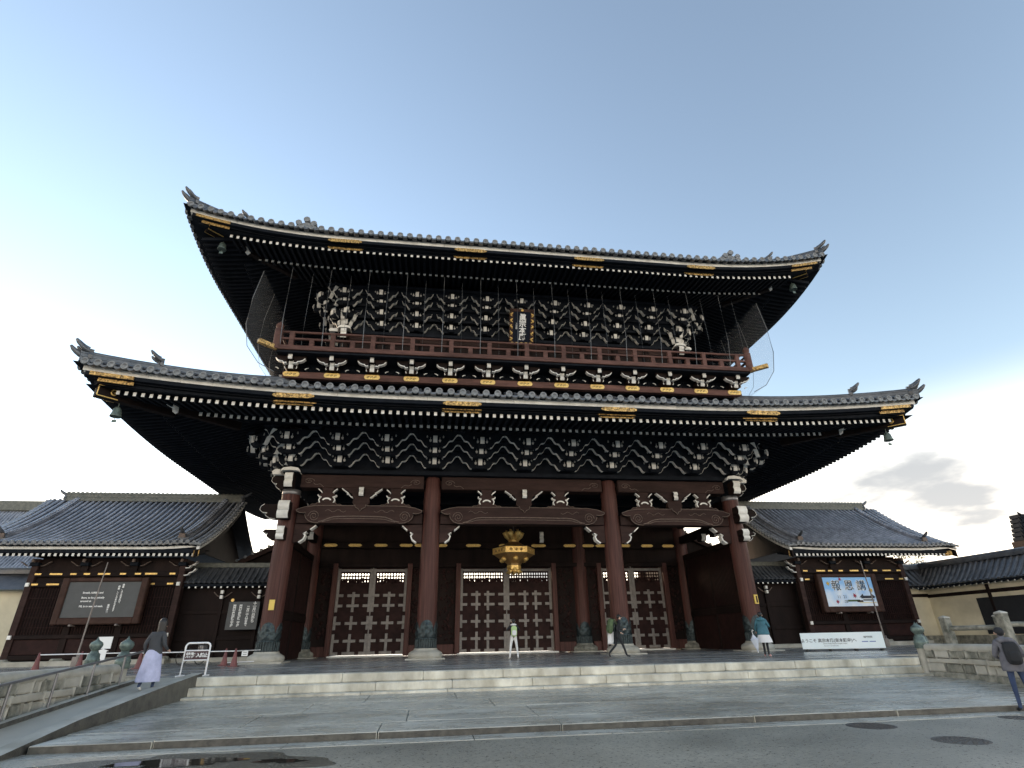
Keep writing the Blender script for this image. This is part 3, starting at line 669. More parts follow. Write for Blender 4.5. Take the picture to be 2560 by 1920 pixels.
# ---------------- corner and beam noses (white painted)
def nose_front(x, y, z0, z1, w_, name, parent, waves=2, lean=.1):
    n = 10; fr = []
    for i in range(n+1):
        t = i/n; fr.append((y-.10*abs(math.sin(t*waves*math.pi))-lean*t, lerp(z0, z1, t)))
    MB().prism(fr+[(y+.6, z1), (y+.6, z0)], 'x', x-w_/2, x+w_/2).build(name, M_WOOD, parent)
    MB().strip(fr, 'x', x-w_/2-.004, x+w_/2+.004, -.02).build('white_face', M_WHITE, bpy.data.objects[-1] if False else parent)
def cap_nose(x, y, z, w_, parent):
    pts = [(-w_/2, z-.16), (-w_/2+.05, z+.02), (-w_/2+.14, z+.11), (0, z+.17), (w_/2-.14, z+.11), (w_/2-.05, z+.02), (w_/2, z-.16), (w_/2-.1, z-.05), (0, z-.02), (-w_/2+.1, z-.05)]
    MB().prism([(x+a, b) for a, b in pts], 'y', y-.02, y+.5).build('white_cap', M_WHITE, parent)
for sx in (-1, 1):
    cap_nose(sx*13, -1.0, 9.48, 1.05, lstor)
    nose_front(sx*13, -.98, 8.55, 9.28, .42, 'beam_nose', lstor)
    nose_front(sx*13, -1.15, 7.28, 7.74, .56, 'beam_nose', lstor, 1, -.02); nose_front(sx*13, -1.12, 6.84, 7.24, .56, 'beam_nose', lstor, 1, .08)
    nose_front(sx*13, -1.05, 6.08, 6.42, .38, 'beam_nose', lstor, 1, -.02); nose_front(sx*13, -.98, 5.78, 6.04, .38, 'beam_nose', lstor, 1, .08)
    # side-facing noses: dark carved scrolls with white edges
    for z0, z1, ln in ((8.55, 9.35, 1.1), (6.95, 7.75, 1.45), (5.85, 6.4, 1.15)):
        ol = [(.4, z0), (.62, z0+.02), (ln*.62, z0+.06), (ln*.78, z0+.2), (ln*.72, z0+.34), (ln*.9, z0+.36), (ln, z0+.5), (ln*.97, z1-.12), (ln*.86, z1), (.4, z1)]
        MB().prism([(sx*(13+a), b) for a, b in ol], 'y', -.22, .22).build('beam_nose', M_WOOD, lstor)
        q = [(sx*(13+a), b) for a, b in ol[1:9]]
        if sx < 0: q = q[::-1]
        MB().strip(q, 'y', -.225, .225, .02).build('white_edge', M_WHITE, lstor)
    cap = MB().prism([(-.26, 9.34), (.3, 9.34), (.34, 9.5), (.2, 9.64), (-.26, 9.64)], 'y', -.5, .5); cap.v = [(sx*(13.75+v[0]), v[1], v[2]) for v in cap.v]
    cap.build('white_cap', M_WHITE, lstor)
    cap_nose(sx*11.25, -.55, 18.98, .85, ustor); nose_front(sx*11.25, -.5, 18.25, 18.86, .34, 'beam_nose', ustor)
    cp = MB().prism([(-.2, 18.9), (.35, 18.9), (.37, 19.0), (.25, 19.12), (-.2, 19.12)], 'y', -.1, .5); cp.v = [(sx*(11.9+v[0]), v[1], v[2]) for v in cp.v]; cp.build('white_cap', M_WHITE, ustor)
# ---------------- columns
CX = (-13.0, -5.24, 5.24, 13.0)
stone_prof = [(.80, 0), (.86, .08), (.88, .20), (.84, .30), (.70, .38), (.61, .42), (.59, .50)]
def cuff_mesh(r_):
    mb = MB(); n = 52
    mb.lathe([(r_+.05, .47), (r_+.06, .50), (r_+.02, .53)], 30); mb.lathe([(r_+.03, .90), (r_+.06, .92), (r_+.06, .97), (r_, .985)], 30)
    for j in range(26):
        t = 2*math.pi*j/26
        mb.tube([((r_+.02)*math.cos(t), (r_+.02)*math.sin(t), .5), ((r_+.02)*math.cos(t), (r_+.02)*math.sin(t), .93)], .042, 6, cap=False)
    mb.lathe([(r_+.008, .47), (r_+.008, .97)], 30); return mb.mesh('bronze_cuff', M_CUFF)
def collar_mesh(r_):
    mb = MB(); n = 80; k = 12
    def fn(u, v):
        t = 2*math.pi*u; a = (t*4/(2*math.pi)) % 1.; top = 1.30+.52*math.sqrt(max(0, 1-((a-.5)*2.05)**2)) if abs(a-.5) < .48 else 1.30
        z = lerp(.975, top, v); rr_ = r_+.012+.05*math.sin(v*math.pi)**.5*(.55+.45*math.sin(a*2*math.pi*2+1.2)*math.sin(z*17))
        rr_ += .035*math.exp(-(((a-.5)/.13)**2+((z-1.52)/.14)**2))+.03*math.exp(-(((a-.5)/.10)**2+((z-1.15)/.10)**2))
        return Vector((rr_*math.cos(t-math.pi*.75), rr_*math.sin(t-math.pi*.75), z))
    mb.grid(fn, n, k); return mb.mesh('carved_collar', M_CUFF)
cuff = cuff_mesh(.505); collar = collar_mesh(.505)
for j, y in enumerate((0, 8, 16)):
    for x in CX:
        top = 9.38 if abs(x) < 6 or y else 8.54
        c = MB().lathe([(.50, .45), (.505, 2), (.50, 5), (.47, 8.3), (.45, top-.15), (.40, top)], 28, (0, 0, 0)).build('column', M_RED, gate, (x, y, 0))
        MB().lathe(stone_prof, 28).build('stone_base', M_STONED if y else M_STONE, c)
        if y < 10:
            inst('bronze_cuff', cuff, c); inst('carved_collar', collar, c)
        MB().cbox(-.98, .98, -.98, .98, -.02, .055, .012).build('base_slab', M_STONE, c)
        if abs(x) > 6 and y == 0: MB().lathe([(.478, 8.28), (.49, 8.29), (.49, 8.55), (.2, 8.58)], 28).build('metal_cap', M_STEEL, c)
        if abs(x) > 6 and y == 0:
            sx = -1 if x < 0 else 1
            pl = MB().box(-.13, .13, -.03, .03, -.24, .24).build('yellow_plate', mat('yellow_enamel', (.80, .55, .12), .4, namt=.1) if 'yellow_enamel' not in MATS else MATS['yellow_enamel'], c, (.02 if sx < 0 else .16, -.53 if sx < 0 else -.51, 2.62), (0, 0, 0 if sx < 0 else .3))
            MB().box(-.06, .06, -.036, -.03, -.18, .18).build('mark', M_FRAME, pl, (.02, 0, 0)) if sx > 0 else None
# ---------------- tie beams, rainbow beams, struts between the front columns
BAYS = ((-9.12, 3.38), (0, 4.74), (9.12, 3.38))
for cx_, hb in BAYS:
    b = MB().cbox(cx_-hb, cx_+hb, -.47, .35, 8.64, 9.38, .04).build('tie_beam', M_BEAM, gate)
    for sx in (-1, 1):   # carved swirls where the beam meets the column
        g = MB(); x = cx_+sx*(hb-.45)
        g.tube([(x-sx*(.30*(1-i/18))*math.cos(i*.6)*1.0, -.475, 9.0+.17*(1-i/18)*math.sin(i*.6)) for i in range(18)], .016, 5)
        g.tube([(x-sx*.25-sx*.07*i, -.475, 9.0-.1-.022*i-.05*math.sin(i*.9)) for i in range(9)], .014, 5)
        g.build('carved_swirl', M_TRIM, b)
    MB().cbox(cx_-hb, cx_+hb, -.30, .30, 6.72, 7.30, .03).build('back_beam', M_BEAM, gate)
    half = [(0, 7.63), (hb-1.0, 7.61), (hb-.45, 7.53), (hb-.02, 7.38), (hb-.06, 7.30), (hb-.22, 7.22), (hb-.42, 7.20), (hb-.52, 7.24), (hb-.50, 7.10), (hb-.58, 6.93), (hb-.74, 6.78), (hb-.98, 6.70), (hb-1.25, 6.68), (0, 6.70)]
    poly = [(cx_+a, z) for a, z in half]+[(cx_-a, z) for a, z in half[::-1][1:-1]]
    rb = MB().prism(poly, 'y', -.62, -.305).build('rainbow_beam', M_BEAM, gate)
    tr = MB()
    for sx in (-1, 1):
        for p in (half[0:4], half[3:8], half[7:13]):
            tr.tube([(cx_+sx*a, -.625, z) for a, z in p], .022, 5)
        c0 = (cx_+sx*(hb-.98), 7.04)
        tr.tube([(c0[0]+sx*.30*(1-i/30)*math.cos(i*.5), -.627, c0[1]+.30*(1-i/30)*math.sin(i*.5)) for i in range(27)], .017, 5)
        tr.tube([(cx_+sx*(hb-1.25), -.63, 6.74), (cx_+sx*(hb-1.5), -.63, 6.80), (cx_+sx*(hb-1.75), -.63, 6.92), (cx_+sx*(hb-2.0), -.63, 7.0), (cx_+sx*(hb-2.3), -.63, 7.03), (cx_, -.63, 7.05)], .03, 6)
        tr.tube([(cx_+sx*(hb-1.45), -.628, 6.74), (cx_+sx*(hb-1.7), -.628, 6.80), (cx_+sx*(hb-2.0), -.628, 6.89), (cx_+sx*(hb-2.3), -.628, 6.91), (cx_, -.628, 6.93)], .018, 6)
        tr.tube([(cx_+sx*(hb-1.55-.12*i), -.627, 7.33+.07*math.sin(i*1.4)) for i in range(10)], .013, 5)
    stuff(tr.build('carved_line', M_TRIM, rb))
    # frog-leg struts
    off = 2.15 if hb > 4 else 1.85
    for sx in (-1, 1):
        x = cx_+sx*off
        kb = [(-.95, 7.62), (-.8, 7.72), (-.62, 7.70), (-.5, 7.80), (-.36, 7.80), (-.42, 7.95), (-.30, 8.12), (-.44, 8.20), (-.40, 8.30), (-.24, 8.32), (-.36, 8.62), (.36, 8.62), (.24, 8.32), (.40, 8.30), (.44, 8.20), (.30, 8.12), (.42, 7.95), (.36, 7.80), (.5, 7.80), (.62, 7.70), (.8, 7.72), (.95, 7.62)]
        k = MB().prism([(x+a*.92, z) for a, z in kb], 'y', -.52, -.32).build('frog_leg_strut', M_BEAM, gate)
        for s2 in (-1, 1):
            for seg, th in ((((.36, 7.80), (.42, 7.95), (.34, 8.10)), .05), (((.30, 8.12), (.45, 8.16), (.50, 8.24)), .055), (((.28, 8.36), (.36, 8.46), (.52, 8.58)), .05)):
                q = [(x+s2*a*.95, z) for a, z in seg]
                MB().strip(q if s2 > 0 else q[::-1], 'y', -.545, -.30, th).build('white_edge', M_WHITE, k)
        cr = [(x+.24*math.cos(t)*1.0, 7.93+.14*math.sin(t)) for t in [math.pi*i/10 for i in range(11)]]
        inn = [(x+.15*math.cos(t), 7.93+.065*math.sin(t)) for t in [math.pi*i/10 for i in range(10, -1, -1)]]
        MB().prism(cr+inn, 'y', -.545, -.40).build('white_crescent', M_WHITE, k)
        MB().tube([(x+a*.92, -.525, z) for a, z in kb[:5]], .016, 5).build('carved_line', M_TRIM, k); MB().tube([(x+a*.92, -.525, z) for a, z in kb[-5:]], .016, 5).build('carved_line', M_TRIM, k)
    # boat bracket over the middle of the beam
    x = cx_; mid = MB().prism([(x-.34, 7.66), (x+.34, 7.66), (x+.46, 7.78), (x+.42, 8.05), (x+.55, 8.30), (x+1.0, 8.58), (x+1.0, 8.63), (x-1.0, 8.63), (x-1.0, 8.58), (x-.55, 8.30), (x-.42, 8.05), (x-.46, 7.78)], 'y', -.58, -.30).build('boat_bracket', M_BEAM, gate)
    for s2 in (-1, 1):
        for seg in (((.46, 8.10), (.58, 8.16), (.66, 8.26), (.80, 8.30)), ((.70, 8.34), (.86, 8.44), (1.08, 8.60))):
            q = [(x+s2*a, z) for a, z in seg]; MB().strip(q if s2 > 0 else q[::-1], 'y', -.60, -.3, .045).build('white_edge', M_WHITE, mid)
    nose_front(x, -.80, 8.14, 8.60, .24, 'beam_nose', gate, 2, .02)
    MB().prism([(x-.30, 7.68), (x+.30, 7.68), (x+.26, 7.52), (x+.10, 7.44), (x, 7.30), (x-.10, 7.44), (x-.26, 7.52)], 'y', -.70, -.62).build('hanging_ornament', M_BEAM, mid)
    MB().tube([(x-.30, -.71, 7.67), (x-.26, -.71, 7.52), (x-.10, -.71, 7.44), (x, -.71, 7.30), (x+.10, -.71, 7.44), (x+.26, -.71, 7.52), (x+.30, -.71, 7.67)], .02, 5).build('carved_line', M_TRIM, mid)
    # stepped corbels under the beam ends
    for sx in (-1, 1):
        xe = cx_+sx*hb
        ol = [(-.02, 5.72), (.26, 5.76), (.48, 5.92), (.54, 6.08), (.44, 6.20), (.62, 6.30), (.78, 6.42), (1.06, 6.66), (-.02, 6.70)]
        cb_ = MB().prism([(xe-sx*a, z) for a, z in ol], 'y', -.20, .20).build('corbel', M_BEAM, gate)
        for seg, th in ((ol[1:5], .075), (ol[4:6], .05), (ol[6:8], .06)):
            q = [(xe-sx*a, z) for a, z in seg]
            MB().strip(q if sx < 0 else q[::-1], 'y', -.215, .215, th).build('white_edge', M_WHITE, cb_)
# ---------------- middle wall with the doors, side walls, ceiling
wall = MB()
wall.box(-13, 13, 7.85, 8.2, 5.52, 8.9); wall.box(-13, -11.3, 7.85, 8.2, 0.02, 5.52); wall.box(11.3, 13, 7.85, 8.2, .02, 5.52)
for sx in (-1, 1): wall.box(*sorted((sx*6.66, sx*3.2)), 7.85, 8.2, .02, 5.52)
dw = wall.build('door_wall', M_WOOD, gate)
MB().box(-13, 13, .4, 15.8, 8.9, 9.0).build('ceiling', M_EAVE, gate)
for y in (2.5, 4.8, 6.6): MB().box(-12.6, 12.6, y-.18, y+.18, 8.45, 8.9).build('ceiling_beam', M_EAVE, gate)
MB().cbox(-12.5, 12.5, 7.62, 7.85, 6.58, 6.98, .02).build('long_lintel', M_WOOD, gate)
gp = gilt_plate_mesh(1.05, .19, .02, M_GOLD, .08)
for x in (-11.9, -10.3, -8.6, -6.9, -5.9, -4.55, -2.3, 0, 2.3, 4.55, 5.9, 6.9, 8.6, 10.3, 11.9): inst('gilt_plate', gp, gate, (x, 7.60, 6.78), scale=(1 if abs(x) < 3 else .85, 1, 1))
for sx in (-1, 1):   # carved panels and red base boards between the doors
    for a, b in ((3.5, 4.62), (5.86, 6.62), (11.4, 12.4)):
        x0, x1 = sorted((sx*a, sx*b)); pn = MB(); rnd = random.Random(int(a*10))
        for i in range(70):
            px, pz = rnd.uniform(x0+.1, x1-.1), rnd.uniform(.9, 5.2); r_ = rnd.uniform(.05, .12)
            pn.sphere((px, 7.83, pz), (r_, .06, r_*rnd.uniform(.6, 1.4)), 6)
        stuff(pn.build('carved_relief', M_PANEL, dw)); MB().cbox(x0, x1, 7.72, 7.86, .05, .62, .02).build('base_board', M_RED, dw)
    for xj in (3.3, 6.55, 11.4): MB().cbox(sx*xj-.16, sx*xj+.16, 7.55, 7.9, .02, 5.6, .02).build('door_post', M_RED, dw)
MB().cbox(-12.4, 12.4, 7.58, 7.9, 5.36, 5.62, .02).build('door_head', M_WOOD, dw)
def door_leaf(x0, x1, inner, par):
    # boards behind, grey metal straps proud of them, openwork band on top
    w_ = x1-x0
    lf = MB(); lf.box(x0, x1, 7.93, 8.01, .12, 4.28); lf.box(x0, x1, 7.93, 8.01, 5.0, 5.56)
    for a, b in ((x0, x0+.2), (x1-.2, x1)): lf.box(a, b, 7.931, 8.009, 4.28, 5.0)
    o = lf.build('door', M_PANEL, par)
    xv = [x0+.09, x1-.09]+[lerp(x0, x1, t) for t in inner]
    for x in xv: MB().cbox(x-.085, x+.085, 7.885, 7.93, .14, 3.84 if x0+.2 < x < x1-.2 else 5.3, .008).build('strap', M_STRAP, o)
    for z in (.22, .92, 1.95, 3.0, 3.62, 5.18): MB().cbox(x0+.01, x1-.01, 7.875, 7.92, z-.085, z+.085, .008).build('strap', M_STRAP, o)
    xs_ = sorted(xv)
    for z in (.22, .92, 1.95, 3.0, 3.62):   # dark fittings between the strap crossings
        for a, b in zip(xs_[:-1], xs_[1:]):
            if b-a > .45: MB().cbox((a+b)/2-.13, (a+b)/2+.13, 7.868, 7.9, z-.1, z+.1, .01).build('fitting', M_PANEL, o)
    for x in xs_:
        for z in (1.45, 2.5): MB().cbox(x-.10, x+.10, 7.872, 7.9, z-.12, z+.12, .01).build('fitting', M_PANEL, o)
    la = MB(); n = max(3, int((w_-.4)/.17)); px = (w_-.4)/n
    for r_ in range(3):
        zc_ = 4.93-.21*r_
        for i in range(n):
            cx_ = x0+.2+px*(i+.5)
            ring = []
            for j in range(9): t = 2*math.pi*j/8; ring.append((cx_+px*.5*math.cos(t), 7.97, zc_+.115*math.sin(t)))
            la.tube(ring, (.034, .04, .06)[r_], 4, cap=False)
    for i in range(n+1): la.tube([(x0+.2+px*i, 7.97, 4.3), (x0+.2+px*i, 7.97, 5.0)], .03, 4, cap=False)
    la.box(x0+.2, x1-.2, 7.94, 8.0, 4.28, 4.42)
    for i in range(int((w_-.5)/.26)):   # carved blossoms in front of the openwork
        cx_ = x0+.3+.26*i+random.uniform(-.05, .05); la.sphere((cx_, 7.93, random.uniform(4.42, 4.62)), (.15, .05, .14), 6)
    stuff(la.build('openwork', M_PANEL, o))
    return o
for x0, x1, inn in ((-3.14, -.02, (.36, .60)), (.02, 3.14, (.40, .64)), (-11.24, -9.0, (.5,)), (-8.95, -6.71, (.5,)), (6.71, 8.95, (.5,)), (9.0, 11.24, (.5,))): door_leaf(x0, x1, inn, dw)
for xm in (0, -8.975, 8.975): MB().cbox(xm-.035, xm+.035, 7.84, 7.95, .1, 5.36, .01).build('meeting_strip', M_STRAP, dw)
for x0, x1 in ((-3.3, 3.3), (-11.3, -6.7), (6.7, 11.3)): MB().cbox(x0, x1, 7.2, 7.62, .0, .085, .02).build('bright_gap_strip', M_WHITE, dw)  # white strips painted as courtyard light showing under the doors
for sx in (-1, 1):    # side walls between the corner and middle columns
    x = sx*13.0
    for j, (ya, yb) in enumerate(((.5, 7.5),)):
        MB().box(x-.06, x+.06, ya, yb, .02, 2.0).build('lower_panel', M_PANEL, gate)
        MB().cbox(x-.14, x+.14, ya, yb, 2.0, 2.38, .02).build('side_rail', M_WOOD, gate)
        MB().cbox(x-.14, x+.14, ya, yb, 5.75, 6.1, .02).build('side_rail', M_WOOD, gate)
        MB().box(x-.04, x+.04, ya, yb, 2.38, 5.75).build('side_panel', M_WOOD, gate)
        for k in range(3): MB().cbox(x-.12, x+.12, ya+k*3.45-.09, ya+k*3.45+.09, .02, 6.1, .02).build('side_post', M_WOOD, gate)
        lt = MB()
        for k in range(40): lt.box(x-sx*.075-.012, x-sx*.075+.012, ya+.2+k*.165, ya+.235+k*.165, 2.5, 5.7)
        stuff(lt.build('side_lattice', M_PANEL, gate))
    MB().cbox(x-.2, x+.2, .4, 15.6, 8.0, 8.5, .02).build('side_tie_beam', M_WOOD, gate); MB().cbox(x-.2, x+.2, .4, 15.6, 6.9, 7.4, .02).build('side_tie_beam', M_WOOD, gate)
    MB().box(x-.08, x+.08, 8.4, 15.6, .02, 9.3).build('rear_side_wall', M_WOOD, gate)
    for y in (0.9, 2.6): nose_front(sx*12.2, y, 6.35, 6.75, .3, 'inner_nose', gate, 1, .05)
nose_front(2.35, 6.7, 6.85, 7.55, .26, 'inner_nose', gate, 2, .05)
# ---------------- balcony
bal = MB(); bal.box(-14.2, 14.2, -3.15, .4, 15.62, 15.80); bal.box(-14.2, 14.2, 15.6, 19.1, 15.62, 15.80)
for sx in (-1, 1): bal.box(*sorted((sx*11.6, sx*14.2)), .4, 15.6, 15.62, 15.80)
bal.box(-13.5, 13.5, -1.75, 17.7, 14.5, 15.6)
bo = bal.build('balcony', M_EAVE, gate)
for sy, y in ((0, -3.2),):
    MB().cbox(-14.35, 14.35, y-.07, y+.15, 15.74, 16.02, .02).build('floor_edge', M_RAIL, bo)
    MB().cbox(-14.3, 14.3, y-.02, y+.14, 16.40, 16.53, .02).build('rail', M_RAIL, bo)
    MB().tube([(-14.3, y+.05, 16.90), (14.3, y+.05, 16.90)], .075, 10).build('rail', M_RAIL, bo)
    MB().cbox(-14.0, 14.0, -2.12, -1.8, 14.52, 14.92, .02).build('sill_beam', M_RAIL, bo)
    for i in range(25):
        x = -13.5+1.125*i
        MB().cbox(x-.13, x+.13, y-.045, y+.16, 16.02, 16.40 if i % 2 else 16.86, .015).build('rail_post', M_RAIL, bo)
for sx in (-1, 1):
    MB().cbox(*sorted((sx*14.28, sx*14.06)), -3.12, 18, 15.745, 16.015, .02).build('floor_edge', M_RAIL, bo)
    MB().cbox(*sorted((sx*14.25, sx*14.1)), -3.0, 18, 16.40, 16.53, .02).build('rail', M_RAIL, bo)
    MB().tube([(sx*14.2, -3.1, 16.88), (sx*14.2, 18, 16.88)], .07, 10).build('rail', M_RAIL, bo)
    gp_ = MB().lathe([(.22, 15.75), (.22, 17.02), (.15, 17.04), (.15, 17.12), (.21, 17.18), (.21, 17.30), (.13, 17.42), (.03, 17.52), (.001, 17.58)], 16, (sx*14.25, -3.15, 0)); gp_.build('corner_post', M_RAIL, bo)
    tip = MB().cbox(-.12, .12, -.5, .6, -.14, .12, .02, T=Matrix.Translation((sx*14.65, -3.55, 15.86)) @ Matrix.Rotation(sx*math.pi/4, 4, 'Z')); tip.build('corner_beam_end', M_GOLDD, bo)
    MB().cbox(*sorted((sx*13.8, sx*14.02)), -2.0, 18, 14.53, 14.91, .02).build('sill_beam', M_RAIL, bo)
    for k in range(5): MB().cbox(*sorted((sx*14.3, sx*14.1)), k*3.4-.1, k*3.4+.1, 16.02, 16.84, .015).build('rail_post', M_RAIL, bo)
# bracket sets below the balcony with white wings
def wing_pts(s_): return [(s_*.20, 15.20), (s_*.33, 15.17), (s_*.40, 15.27), (s_*.52, 15.28), (s_*.66, 15.34), (s_*.78, 15.47)]
bb = MB(); bn = []; be = []
for (y, z, h, w_) in ((-2.85, 15.56, .20, .22), (-2.45, 15.18, .24, .25)):
    bb.box(-w_/2+.02, w_/2-.02, y+.02, -1.7, z-h*.9, z+h*.9)
    n_ = MB(); fr = [(y-.05*abs(math.sin(t/8*2*math.pi))-.05*t/8, lerp(z-h, z+h, t/8)) for t in range(9)]
    n_.prism(fr+[(y+.02, z+h), (y+.02, z-h)], 'x', -w_/2, w_/2); bn.append(n_.mesh('bracket_nose', M_WHITE))
bb.box(-.85, .85, -2.72, -2.5, 15.44, 15.60); bb.prism([(-.26, 14.94), (.26, 14.94), (.38, 15.06), (.34, 15.3), (-.34, 15.3), (-.38, 15.06)], 'y', -2.42, -1.7)
for s_ in (-1, 1):
    q = wing_pts(s_); top = [(a, .03+b+.06*math.sin(i/5*math.pi)) for i, (a, b) in enumerate(q)]
    bb.prism(q+[(s_*.78, 15.52), (s_*.2, 15.5)], 'y', -2.73, -2.52)
    e = MB(); e.strip(q if s_ > 0 else q[::-1], 'y', -2.76, -2.50, .05); be.append(e.mesh('white_wing', M_WHITE))
    e = MB(); e.tube([(s_*.30, -2.44, 14.95), (s_*.33, -2.46, 15.03), (s_*.31, -2.46, 15.13)], [.03, .022, .012], 6); be.append(e.mesh('white_edge', M_WHITE))
    e = MB(); e.tube([(s_*.72, -2.2, 15.02), (s_*.80, -2.22, 15.08), (s_*.92, -2.2, 15.12)], [.035, .03, .012], 6); be.append(e.mesh('white_edge', M_WHITE))
bbm = bb.mesh('bracket_set', M_WOOD); gpo = None
def oval_plate():
    mb = MB(); pts = []
    for i in range(24):
        t = 2*math.pi*i/24; pts.append(((.30 if math.cos(t) > 0 else -.30)+.15*math.cos(t), .15*math.sin(t)))
    mb.prism(pts, 'y', -.02, .02); mb2 = MB()
    for i in range(3): mb.tube([(-.22+.2*i+.08*math.cos(j*.9), -.022, .05*math.sin(j*1.1)) for j in range(7)], .012, 4, 1)
    return mb.mesh('gilt_plate', [M_GOLD, M_FRAME])
ovp = oval_plate()
for i in range(13):
    o = inst('bracket_set', bbm, bo, (-13.5+2.25*i, 0, 0))
    for m in bn: inst('bracket_nose', m, o)
    for m in be: inst('white_wing', m, o)
    inst('gilt_plate', ovp, bo, (-13.5+2.25*i, -2.15, 14.74))
    if i < 12:   # carved openwork between the sets
        cr = MB(); rnd = random.Random(i)
        for k in range(26): cr.sphere((-13.5+2.25*i+rnd.uniform(.55, 1.7), -1.80, rnd.uniform(15.0, 15.5)), (rnd.uniform(.05, .13), .06, rnd.uniform(.04, .09)), 6)
        stuff(cr.build('carving', M_EAVE, bo))
for sx in (-1, 1):
    o = inst('bracket_set', bbm, bo, (sx*11.35, 0, 0), (0, 0, sx*math.pi/2))
    for j in range(6):
        o = inst('bracket_set', bbm, bo, (sx*11.9, .3+2.25*j, 0), (0, 0, sx*math.pi/2))
        for m in bn+be: inst('bracket_nose', m, o)
# ---------------- name plaque on the upper storey
pq = thing('name_plaque', 'tall dark name plaque with gilt cloud frame and white characters on the upper storey', 'plaque', (0, -1.15, 18.05))
pq.rotation_euler = (R(21), 0, 0)
MB().box(-.56, .56, -.04, .04, .12, 2.10).build('panel', mat('blue_black_lacquer', (.010, .014, .024), .75, namt=.2, spec=.1), pq)
for sx in (-1, 1):
    MB().box(*sorted((sx*.56, sx*.80)), -.06, .02, .0, 2.2).build('frame', M_FRAME, pq)
    g = MB()
    for k in range(5):
        z = .3+.4*k; g.tube([(sx*(.68+.07*math.cos(j*.8+k)), -.08, z+.12*(j/8-.5)*2) for j in range(9)], [.03, .04, .05, .06, .065, .06, .05, .04, .03], 6)
    g.build('gilt_cloud', M_GOLD, pq)
MB().box(-.80, .80, -.06, .02, 2.1, 2.28).build('frame', M_FRAME, pq); MB().box(-.80, .80, -.06, .02, -.06, .12).build('frame', M_FRAME, pq)
g = MB()
for k in range(5): g.sphere((-.6+.3*k, -.1, .03), (.12, .05, .07), 8)
g.sphere((0, -.1, 2.18), (.1, .05, .09), 10); g.build('gilt_cloud', M_GOLD, pq)
lettering('眞\n宗\n本\n廟', .47, M_PRINT, pq, (.06, -.05, 1.08), line=.9, bold=.012)
lettering('大\n谷\n光\n勝', .12, M_PRINT, pq, (-.34, -.05, 1.15), line=.9)
# ---------------- hanging gilt lantern
ln = thing('hanging_lantern', 'large hexagonal gilt bronze lantern hanging in the middle bay of the gate', 'lantern', (0, 4, 4.50))
def hexa(prof, m=M_GOLD): return MB().lathe(prof, 6, sm=False, ph=0)
hexa([(.42, .50), (.46, .62), (1.28, 1.15), (1.30, 1.17)]).build('bowl', M_GOLDD if False else mat('gilt_mesh_panel', (.42, .26, .11), .45, .5, nscale=30, col2=(.22, .12, .05), bump=.4, bscale=60), ln)
hexa([(1.32, 1.16), (1.34, 1.18), (1.34, 1.52), (1.30, 1.54)]).build('band', M_GOLD, ln)
hexa([(1.30, 1.54), (1.0, 1.62), (.62, 1.78), (.36, 1.92), (.34, 1.94)]).build('canopy', mat('dark_gilt', (.22, .12, .06), .45, .6, nscale=8, namt=.4), ln)
hexa([(.34, 1.93), (.34, 1.98), (.30, 2.0), (.30, 2.28), (.36, 2.32), (.36, 2.38), (.1, 2.4)]).build('neck', M_GOLD, ln)
hexa([(.44, .26), (.44, .50)]).build('collar', M_GOLD, ln)
for k in range(6):
    t = math.pi/6+k*math.pi/3
    for e in (-.32, 0, .32):
        c = MB().lathe([(.001, .0), (.05, .0), (.06, .02), (.085, .02), (.085, -.02)], 12)
        c.v = [(math.cos(t)*(1.165+v[2])-math.sin(t)*(e+v[0]), math.sin(t)*(1.165+v[2])+math.cos(t)*(e+v[0]), 1.35+v[1]) for v in c.v]; c.build('stud', M_GOLDD, ln)
    cr = MB().sphere((math.cos(t)*.80, math.sin(t)*.80, .86), (.17, .17, .14), 10); cr.build('crest', M_GOLD, ln)
    lf = MB().tube([(math.cos(t)*.12, math.sin(t)*.12, .30), (math.cos(t)*.34, math.sin(t)*.34, .22), (math.cos(t)*.42, math.sin(t)*.42, .12), (math.cos(t)*.30, math.sin(t)*.30, .0)], [.1, .17, .16, .05], 8); lf.build('petal', M_GOLD, ln)
    t2 = k*math.pi/3
    MB().tube([(math.cos(t2)*.25, math.sin(t2)*.25, 2.05), (math.cos(t2)*.42, math.sin(t2)*.42, 2.3), (math.cos(t2)*.50, math.sin(t2)*.50, 2.5), (math.cos(t2)*.44, math.sin(t2)*.44, 2.66)], [.09, .18, .21, .08], 8).build('leaf', M_GOLD, ln)
MB().tube([(0, 0, 2.3), (0, 0, 3.95)], .03, 8).build('chain', M_BLACK, ln)
